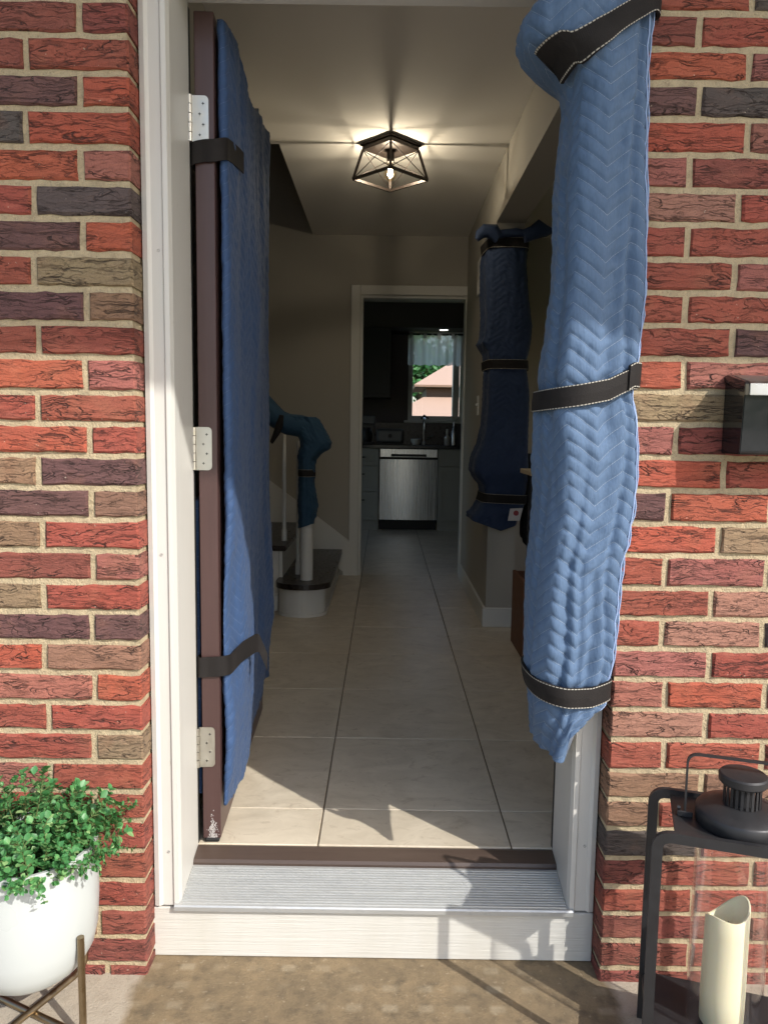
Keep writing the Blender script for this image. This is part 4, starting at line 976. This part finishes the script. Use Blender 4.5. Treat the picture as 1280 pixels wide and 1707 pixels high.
for d in (-.03, .03): box('slot', x-.10, x+.10, 6.583+d-.011, 6.583+d+.011, zct+.1655, zct+.1665, 'dark', ts)
o = lathe('dial', [(0, 0), (.022, 0), (.02, .012), (0, .012)], 'black', ts, 16); o.location = (x, 6.4995, zct+.09); o.rotation_euler.x = PI/2
bw = lathe('sugar_bowl', [(0, 0), (.035, 0), (.052, .03), (.056, .06), (.05, .062), (.046, .03), (0, .012)], 'plasticw', None, 24); bw.location = (cpos(693), 6.5, zct); tag(bw, 'small pale bowl on the counter between toaster and tap', 'bowl')
fa = thing('kitchen_tap', 'chrome gooseneck kitchen tap below the window', 'tap', (cpos(706, 6.8), 6.8, zct)); x = cpos(706, 6.8)
tube('spout', rounded([(x, 6.82, zct), (x, 6.82, zct+.28), (x, 6.66, zct+.28), (x, 6.66, zct+.16)], .07, 8), .012, 'steel', fa, 12); tube('lever', [(x+.03, 6.82, zct+.06), (x+.10, 6.80, zct+.09)], .006, 'steel', fa, 8); o = lathe('collar', [(.028, 0), (.028, .02), (.014, .03)], 'steel', fa, 20); o.location = (x, 6.82, zct)
for i, (u, hgt, mt, lab) in enumerate(((756, .24, 'steel', 'tall metal soap pump bottle on the counter below the window'), (745, .13, 'plasticw', 'short pale bottle on the counter below the window'))):
    x = cpos(u, 6.7); b = thing('bottle', lab, 'bottle', (x, 6.7, zct)); o = lathe('body', [(0, 0), (.03, 0), (.032, hgt*.6), (.012, hgt*.78), (.012, hgt)], mt, b, 18); o.location = (x, 6.7, zct)
    o = lathe('cap', [(.014, hgt), (.014, hgt+.02), (.035 if i == 0 else .014, hgt+.025), (.035 if i == 0 else .014, hgt+.04), (0, hgt+.04)], 'plasticw', b, 18); o.location = (x, 6.7, zct)

# ------------------------------------------------------------------ garden behind the kitchen window
GY = 18.0
gz = thing('gazebo', 'garden gazebo with two-tier tan roof seen through the kitchen window', 'gazebo', (2.6, GY, -.32))
gx = lambda u, v, y=GY: hit(u, v, 1, y)
ux, uz = gx(690, 640)[0], gx(690, 641)[2]; az = gx(745, 617)[2]; gcx = ux+1.55
def hip(name, cx, cy, r0, z0, r1, z1, mat, parent, thick=.05):
    bm = bmesh.new(); ring = lambda r, z: [bm.verts.new((cx+sx*r, cy+sy*r, z)) for sx, sy in ((-1, -1), (1, -1), (1, 1), (-1, 1))]
    A, B, C, Dd = ring(r0, z0), ring(r1, z1), ring(r1*.98, z1-thick), ring(r0*.98, z0-thick)
    for p, q in ((A, B), (B, C), (C, Dd), (Dd, A)):
        for k in range(4): bm.faces.new((p[k], p[(k+1) % 4], q[(k+1) % 4], q[k]))
    bmesh.ops.recalc_face_normals(bm, faces=bm.faces); return link(name, bm_mesh(name, bm), mat, parent)
hip('upper_roof', gcx, GY+1.55, 1.55, uz, .12, az+.55, 'roof', gz); hip('roof_vent', gcx, GY+1.55, 1.22, uz-.40, 1.22, uz-.055, 'timber', gz, .1)
lz1, lz0 = gx(720, 661)[2], gx(720, 705)[2]; hip('lower_roof', gcx, GY+1.55, 2.75, lz0-.15, 1.28, lz1, 'roof', gz)
for sx in (-1, 1):
    for sy in (-1, 1): box('post', gcx+sx*2.4-.07, gcx+sx*2.4+.07, GY+1.55+sy*2.4-.07, GY+1.55+sy*2.4+.07, -.32, lz0-.08, 'timber', gz, .01)
def leaf_cloud(name, c, r, n, size, parent, mat='leaf', seed=0):
    rg = np.random.default_rng(seed); v = []; f = []
    cl = rg.normal(0, .45, (26, 3)); cl /= np.maximum(1, np.linalg.norm(cl, axis=1, keepdims=True))
    for i in range(n):
        k = cl[rg.integers(26)]; p = np.array(c)+(k+rg.normal(0, .17, 3))*np.array(r)
        a, b = rg.normal(size=3), rg.normal(size=3); a /= np.linalg.norm(a); b -= a*(a@b); b /= np.linalg.norm(b); s = size*rg.uniform(.6, 1.3); m = len(v)
        v += [tuple(p-a*s), tuple(p+b*s*.5), tuple(p+a*s), tuple(p-b*s*.5)]; f.append((m, m+1, m+2, m+3))
    me = bpy.data.meshes.new(name); me.from_pydata(v, [], f); return link(name, me, mat, parent)
for i, (x, y, h, r, lab) in enumerate(((1.2, 25, 5.0, 2.6, 'leafy green tree behind the gazebo roof corner'), (4.6, 27, 5.6, 2.9, 'taller green tree behind the gazebo ridge'))):
    t = thing('garden_tree', lab, 'tree', (x, y, -.32)); tube('trunk', [(x, y, -.32), (x+.1, y, 1.4), (x-.1, y+.1, 3.0), (x+.1, y, 4.4)], [.22, .17, .12, .05], 'bark', t, 10)
    for k in range(5): a = k*1.3; tube('limb', [(x, y, 1.6+.3*k), (x+.8*math.cos(a), y+.8*math.sin(a), 2.4+.3*k), (x+1.5*math.cos(a), y+1.5*math.sin(a), 2.9+.3*k)], [.08, .05, .02], 'bark', t, 6)
    leaf_cloud('crown', (x, y, 3.1), (r, r, 2.0), 6000, .11, t, seed=i)

# ------------------------------------------------------------------ living room glimpsed past the wall end
de = thing('desk', 'pale wooden desk edge on dark legs glimpsed beside the jamb blanket', 'desk', (1.3, 2.2, ZF))
dk = hit(868, 781, 1, 2.30); zd = dk[2]
bm = bmesh.new(); bm_box(bm, dk[0], dk[0]+1.2, 1.75, 2.32, zd-.022, zd, .002); link('desk_top', bm_mesh('desk_top', bm), 'rawood', de)
for x in (dk[0]+.06, dk[0]+1.14):
    for y in (1.80, 2.27): box('leg', x-.02, x+.02, y-.02, y+.02, ZF, zd-.0225, 'black', de)
bp = hit(871, 972, 1, 1.86)
db = thing('storage_box', 'brown wooden box standing under the desk', 'box', (bp[0]+.2, 2.0, ZF))
x0 = hit(872, 1040, 1, 1.83)[0]; zb2 = hit(880, 972, 1, 1.83)[2]
box('side', x0, x0+.016, 1.83, 2.16, ZF, zb2, 'box', db, .002); box('side', x0+.40, x0+.416, 1.83, 2.16, ZF, zb2, 'box', db, .002); box('front', x0+.0165, x0+.3995, 1.83, 1.846, ZF, zb2-.004, 'box', db); box('back', x0+.0165, x0+.3995, 2.144, 2.16, ZF, zb2-.004, 'box', db); box('bottom', x0+.0165, x0+.3995, 1.8465, 2.1435, ZF, ZF+.015, 'box', db)
# black office chair back behind it
oc = thing('desk_chair', 'black padded desk chair pushed up to the desk', 'chair', (1.05, 2.75, ZF))
box('backrest', .80, 1.28, 2.78, 2.86, ZF+.42, ZF+.92, 'cloth', oc, .03, 3); box('seat', .80, 1.28, 2.40, 2.77, ZF+.40, ZF+.48, 'cloth', oc, .03, 3); tube('gas_lift', [(1.04, 2.6, ZF+.10), (1.04, 2.6, ZF+.399)], .025, 'black', oc, 12)
for k in range(5):
    a = k*2*PI/5+.3; tube('base_leg', [(1.04, 2.6, ZF+.10), (1.04+.27*math.cos(a), 2.6+.27*math.sin(a), ZF+.062)], [.02, .012], 'black', oc, 8)
    o = lathe('caster', [(0, -.011), (.024, -.011), (.024, .011), (0, .011)], 'black', oc, 14); o.location = (1.04+.27*math.cos(a), 2.6+.27*math.sin(a), ZF+.026); o.rotation_euler = (PI/2, 0, a)
wst = thing('added_window', 'white framed window added in the brick front to light the living room', 'window', (3.5, .15, WIN[2]))
for q in ((WIN[0], WIN[0]+.06), (WIN[1]-.06, WIN[1]), (3.47, 3.53)): box('side_frame', q[0]+.001, q[1]-.001, .112, .20, WIN[2]+.001, WIN[3]-.001, 'white', wst)
for q in ((WIN[0]+.06, 3.47), (3.53, WIN[1]-.06)):
    box('pane', q[0], q[1], .15, .156, WIN[2]+.061, WIN[3]-.061, 'glass', wst)
    for z in (WIN[2]+.001, WIN[3]-.06): box('cross_frame', q[0], q[1], .112, .20, z, z+.059, 'white', wst)
def side_window(name, label, cat, x, w, parts):
    t = thing(name, label, cat, (x, (w[0]+w[1])/2, w[2])); n = parts; L = (w[1]-w[0])/n
    for k in range(n):
        a, b = w[0]+k*L+.001, w[0]+(k+1)*L-.001
        for q in ((a, a+.05), (b-.05, b)): box('side_frame', x-.04, x+.04, q[0], q[1], w[2]+.001, w[3]-.001, 'white', t)
        for q in ((w[2]+.001, w[2]+.06), (w[3]-.06, w[3]-.001)): box('cross_frame', x-.04, x+.04, a+.0505, b-.0505, q[0], q[1], 'white', t)
        box('pane', x-.003, x+.003, a+.0505, b-.0505, w[2]+.0605, w[3]-.0605, 'glass', t)
side_window('added_window', 'white framed window added in the side wall to light the living room', 'window', 4.36, LWIN, 3)
side_window('added_glazed_door', 'white framed glazed door added in the side wall to light the kitchen', 'glazed door', -1.76, KDOOR, 2)

# ------------------------------------------------------------------ mailbox
mx0, mx1 = .708, 1.06; mz0, mz1 = 1.190, 1.346
mb = thing('mailbox', 'glossy black wall mailbox with bright metal lid on the brick wall', 'mailbox', (.88, -.05, mz0))
extrude_profile('body', [(-.0015, mz0), (-.080, mz0), (-.086, mz0+.006), (-.092, 1.312), (-.0015, 1.335)], 0, mx0, mx1, 'mail', mb, .0015)
extrude_profile('lid', [(-.0015, 1.3365), (-.0940, 1.3135), (-.0940, 1.306), (-.100, 1.306), (-.100, 1.328), (-.092, 1.333), (-.022, 1.349), (-.0015, 1.349)], 0, mx0+.006, mx1+.004, 'lid', mb, .001)
extrude_profile('lid_end', [(-.0015, 1.3365), (-.0935, 1.3135), (-.0935, 1.306), (-.098, 1.306), (-.098, 1.328), (-.092, 1.332), (-.022, 1.348), (-.0015, 1.348)], 0, mx0-.003, mx0+.0055, 'mail', mb, .001)

# ------------------------------------------------------------------ lantern and candle
ln = thing('lantern', 'black metal frame lantern with glass chimney and vented lid against the brick', 'lantern', (.687, -.232, 0), math.radians(-17), local=True)
WX, WY, LH, LB = .150, .090, .502, .100
for y in (-WY, WY):
    bar('frame', rounded([(-WX, y, 0), (-WX, y, LH), (WX, y, LH), (WX, y, 0)], .026), .011, .019, (0, 1, 0), 'black', ln, .0012)
for x in (-WX, WX): lbox('foot_rail', x-.003, x+.003, -WY+.0105, WY-.0105, LB-.012, LB+.006, 'black', ln, .001)
lbox('base_plate', -WX+.0035, WX-.0035, -WY-.008, WY+.008, LB-.004, LB, 'black', ln, .001)
lbox('top_plate', -WX+.030, WX-.030, -WY+.0105, WY-.0105, LH-.003, LH+.001, 'black', ln, .001)
lathe('lid', [(0, LH+.0012), (.078, LH+.0012), (.080, LH+.004), (.080, LH+.026), (.077, LH+.030), (.050, LH+.038), (.036, LH+.041), (.0, LH+.041)], 'black', ln, 48)
ZV = LH+.0415
for k in range(22):
    a = k*2*PI/22; c, s = math.cos(a), math.sin(a)
    bar('vent_slat', [(.0325*c, .0325*s, ZV), (.0325*c, .0325*s, ZV+.040)], .0050, .0016, (-s, c, 0), 'black', ln)
lathe('vent_core', [(0, ZV), (.020, ZV), (.020, ZV+.039), (0, ZV+.039)], 'black', ln, 20)
lathe('cap', [(0, ZV+.0405), (.041, ZV+.0405), (.043, ZV+.043), (.043, ZV+.055), (.040, ZV+.058), (.015, ZV+.061), (0, ZV+.061)], 'black', ln, 40)
gl = lathe('glass_chimney', [(.068, LB+.0005), (.068, LH-.0035), (.0655, LH-.0035), (.0655, LB+.0005), (.068, LB+.0005)], 'glass', ln, 56); gl.location.x = -.008
bar('handle', rounded([(-.098, 0, LH+.012), (-.098, 0, LH+.125), (.098, 0, LH+.125), (.098, 0, LH+.012)], .02), .009, .0035, (0, 1, 0), 'black', ln)
for s in (-1, 1):
    lbox('handle_bracket', s*.098-.014, s*.098+.014, -.008, .008, LH+.0015, LH+.012, 'black', ln, .001)
    tube('rivet', [(s*.106, 0, LH+.016), (s*.112, 0, LH+.016)], .004, 'black', ln, 8)
lp = wm(ln) @ Vector((-.012, -.004, LB))
cd = thing('candle', 'cream pillar candle with wavy melted rim inside the lantern', 'candle', (lp.x, lp.y, lp.z), 0, local=True)
bm = bmesh.new(); n = 48; prof = [(0, .0005), (.037, .0005), (.0395, .004), (.040, .07), (.0395, .14), (.0390, .19)]; R = []
for r, z in prof[1:]: R.append([bm.verts.new((r*math.cos(a), r*math.sin(a), z)) for a in (2*PI*k/n for k in range(n))])
rim = lambda a: .228+.017*math.sin(a+2.0)+.011*math.sin(2*a+.9)
for r, dz in ((.0390, -.003), (.0380, 0), (.0355, -.0005), (.033, -.006)): R.append([bm.verts.new((r*math.cos(a), r*math.sin(a), rim(a)+dz)) for a in (2*PI*k/n for k in range(n))])
for r, z in ((.030, .206), (.022, .194), (.009, .189)): R.append([bm.verts.new((r*math.cos(a), r*math.sin(a), z+.35*(rim(a)-.232))) for a in (2*PI*k/n for k in range(n))])
for a, b in zip(R, R[1:]):
    for k in range(n): bm.faces.new((a[k], a[(k+1) % n], b[(k+1) % n], b[k]))
bm.faces.new(R[0][::-1]); bm.faces.new(R[-1]); bmesh.ops.recalc_face_normals(bm, faces=bm.faces)
link('wax', bm_mesh('wax', bm, True), 'wax', cd); tube('wick', [(0, 0, .1885), (.001, 0, .200), (.003, .001, .206)], .0014, 'dark', cd, 6)

# ------------------------------------------------------------------ potted plant on a stand
PC = (-.703, -.128); PR = .134; PZ0, PZ1 = .098, .386
sd = thing('plant_stand', 'antique brass four-legged plant stand under the white pot', 'plant stand', (PC[0], PC[1], 0))
fA = hit(157, 1738, 2, .006); aA = math.atan2(fA[1]-PC[1], fA[0]-PC[0])
LR = PR+.0045
for k, a in enumerate((aA, aA+PI/2)):
    c, s = math.cos(a), math.sin(a); zz = .008+k*.0115
    pts = rounded([(PC[0]+LR*c, PC[1]+LR*s, PZ0+.125), (PC[0]+LR*c*1.0, PC[1]+LR*s, zz), (PC[0]-LR*c, PC[1]-LR*s, zz), (PC[0]-LR*c, PC[1]-LR*s, PZ0+.125)], .036)
    bm = bmesh.new(); bm_tube(bm, pts, .0072, 12); link('leg_loop', bm_mesh('leg_loop', bm, True), 'brass', sd)
pt = thing('plant_pot', 'white round-bottomed ceramic pot on the brass stand', 'plant pot', (PC[0], PC[1], PZ0))
prof = [(0, PZ0), (.045, PZ0+.003), (.080, PZ0+.014), (.105, PZ0+.034), (.122, PZ0+.064), (.130, PZ0+.10), (.1335, PZ0+.16), (PR, PZ1-.004), (PR-.001, PZ1), (PR-.007, PZ1), (PR-.008, PZ1-.006), (PR-.010, PZ1-.05)]
o = lathe('pot_body', prof, 'pot', pt, 72); o.location = (PC[0], PC[1], 0)
o = lathe('soil', [(0, PZ1-.034), (.06, PZ1-.030), (PR-.0105, PZ1-.042)], 'soil', pt, 32); o.location = (PC[0], PC[1], 0)
pn = thing('potted_plant', 'bushy small-leaved green plant growing in the white pot', 'plant', (PC[0], PC[1], PZ1-.03))
def sprig_mesh(seed, L, dens=1.0):
    rg = random.Random(seed); bm = bmesh.new(); bm2 = bmesh.new(); pts = []; p = Vector((0, 0, 0)); d = Vector((0, 0, 1)); ns = 10
    bend = Vector((rg.uniform(-.5, .9), rg.uniform(-.5, .5), -.12))
    for i in range(ns+1):
        pts.append(p.copy()); p = p+d*L/ns; d = (d+bend*.09).normalized()
    bm_tube(bm2, pts, [.0016*(1-.6*i/ns) for i in range(ns+1)], 5)
    def leaf(b, d, up, s):
        d = d.normalized(); side = d.cross(up).normalized(); nrm = side.cross(d); w = s*.40
        q = [b, b+d*s*.38+side*w+nrm*s*.10, b+d*s*.75+side*w*.75+nrm*s*.06, b+d*s-nrm*s*.06, b+d*s*.75-side*w*.75+nrm*s*.06, b+d*s*.38-side*w+nrm*s*.10, b+d*s*.55]
        v = [bm.verts.new(x) for x in q]
        for f in ((0, 1, 6), (1, 2, 6), (2, 3, 6), (3, 4, 6), (4, 5, 6), (5, 0, 6)): bm.faces.new([v[i] for i in f])
    for i in range(2, ns+1):
        ph = i*1.57+rg.uniform(-.4, .4)
        t = (pts[i]-pts[i-1]).normalized(); a = t.orthogonal().normalized(); b2 = t.cross(a)
        for k in range(2 if i < ns else 5):
            th = ph+k*(PI if i < ns else 1.257); d = (a*math.cos(th)+b2*math.sin(th)); d = d*(1 if i < ns else .75)+t*rg.uniform(.15, .7)
            leaf(pts[i]+t*rg.uniform(-.004, .004), d, t, rg.uniform(.0125, .021)*(1 if i < ns-1 else .8))
        if rg.random() < .65*dens:
            th = ph+PI/2; d = (a*math.cos(th)+b2*math.sin(th))+t*.6; e = pts[i]+d.normalized()*.020
            bm_tube(bm2, [pts[i], e], [.0009, .0007], 4)
            for k in range(4): leaf(e, d+Vector((rg.uniform(-.9, .9), rg.uniform(-.9, .9), rg.uniform(-.3, .8))), t, rg.uniform(.011, .018))
    return bm_mesh('leaves', bm, True), bm_mesh('stem', bm2, True)
SPR = [sprig_mesh(k, .10+.012*(k % 5)) for k in range(7)]
def sprig(x, y, z, tilt, az, sc, k):
    lv, stm = SPR[k % 7]
    o = link('sprig', lv, 'leaf', pn, (x, y, z)); o.rotation_euler = (0, tilt, az); o.scale = (sc,)*3; o.rotation_mode = 'XYZ'
    s = bpy.data.objects.new('stem', stm); col.objects.link(s); s.parent = o
    if not stm.materials: stm.materials.append(M['stem'])
random.seed(11)
for i in range(135):
    r = PR*.90*math.sqrt(random.random()); a = random.uniform(0, 2*PI); x, y = PC[0]+r*math.cos(a), PC[1]+r*math.sin(a)
    f = r/PR; sprig(x, y, PZ1-.036, f*random.uniform(.35, 1.0)+random.uniform(-.1, .1), a+random.uniform(-.4, .4), random.uniform(.62, 1.02)*(1.05-.18*f), i)
for i in range(44):                                            # spilling over the rim
    a = random.uniform(0, 2*PI); x, y = PC[0]+PR*.9*math.cos(a), PC[1]+PR*.9*math.sin(a)
    sprig(x, y, PZ1-.012, random.uniform(1.0, 1.55), a+random.uniform(-.3, .3), random.uniform(.45, .8), i)
for u, v, sc, t in ((45, 1290, 1.0, .1), (78, 1278, 1.0, .05), (130, 1310, .95, .35), (190, 1330, 1.05, .8), (10, 1300, .9, -.2), (185, 1385, .8, 1.2)):   # the tall ones
    q = hit(u, v, 1, PC[1]-.02); d = Vector((q[0]-PC[0], 0, q[2]-PZ1)); L = d.length
    sprig(PC[0]+.35*d.x, PC[1]-.02, PZ1+.30*d.z-.02, math.atan2(d.x, d.z), 0, min(1.15, L*.72/.12), int(u))
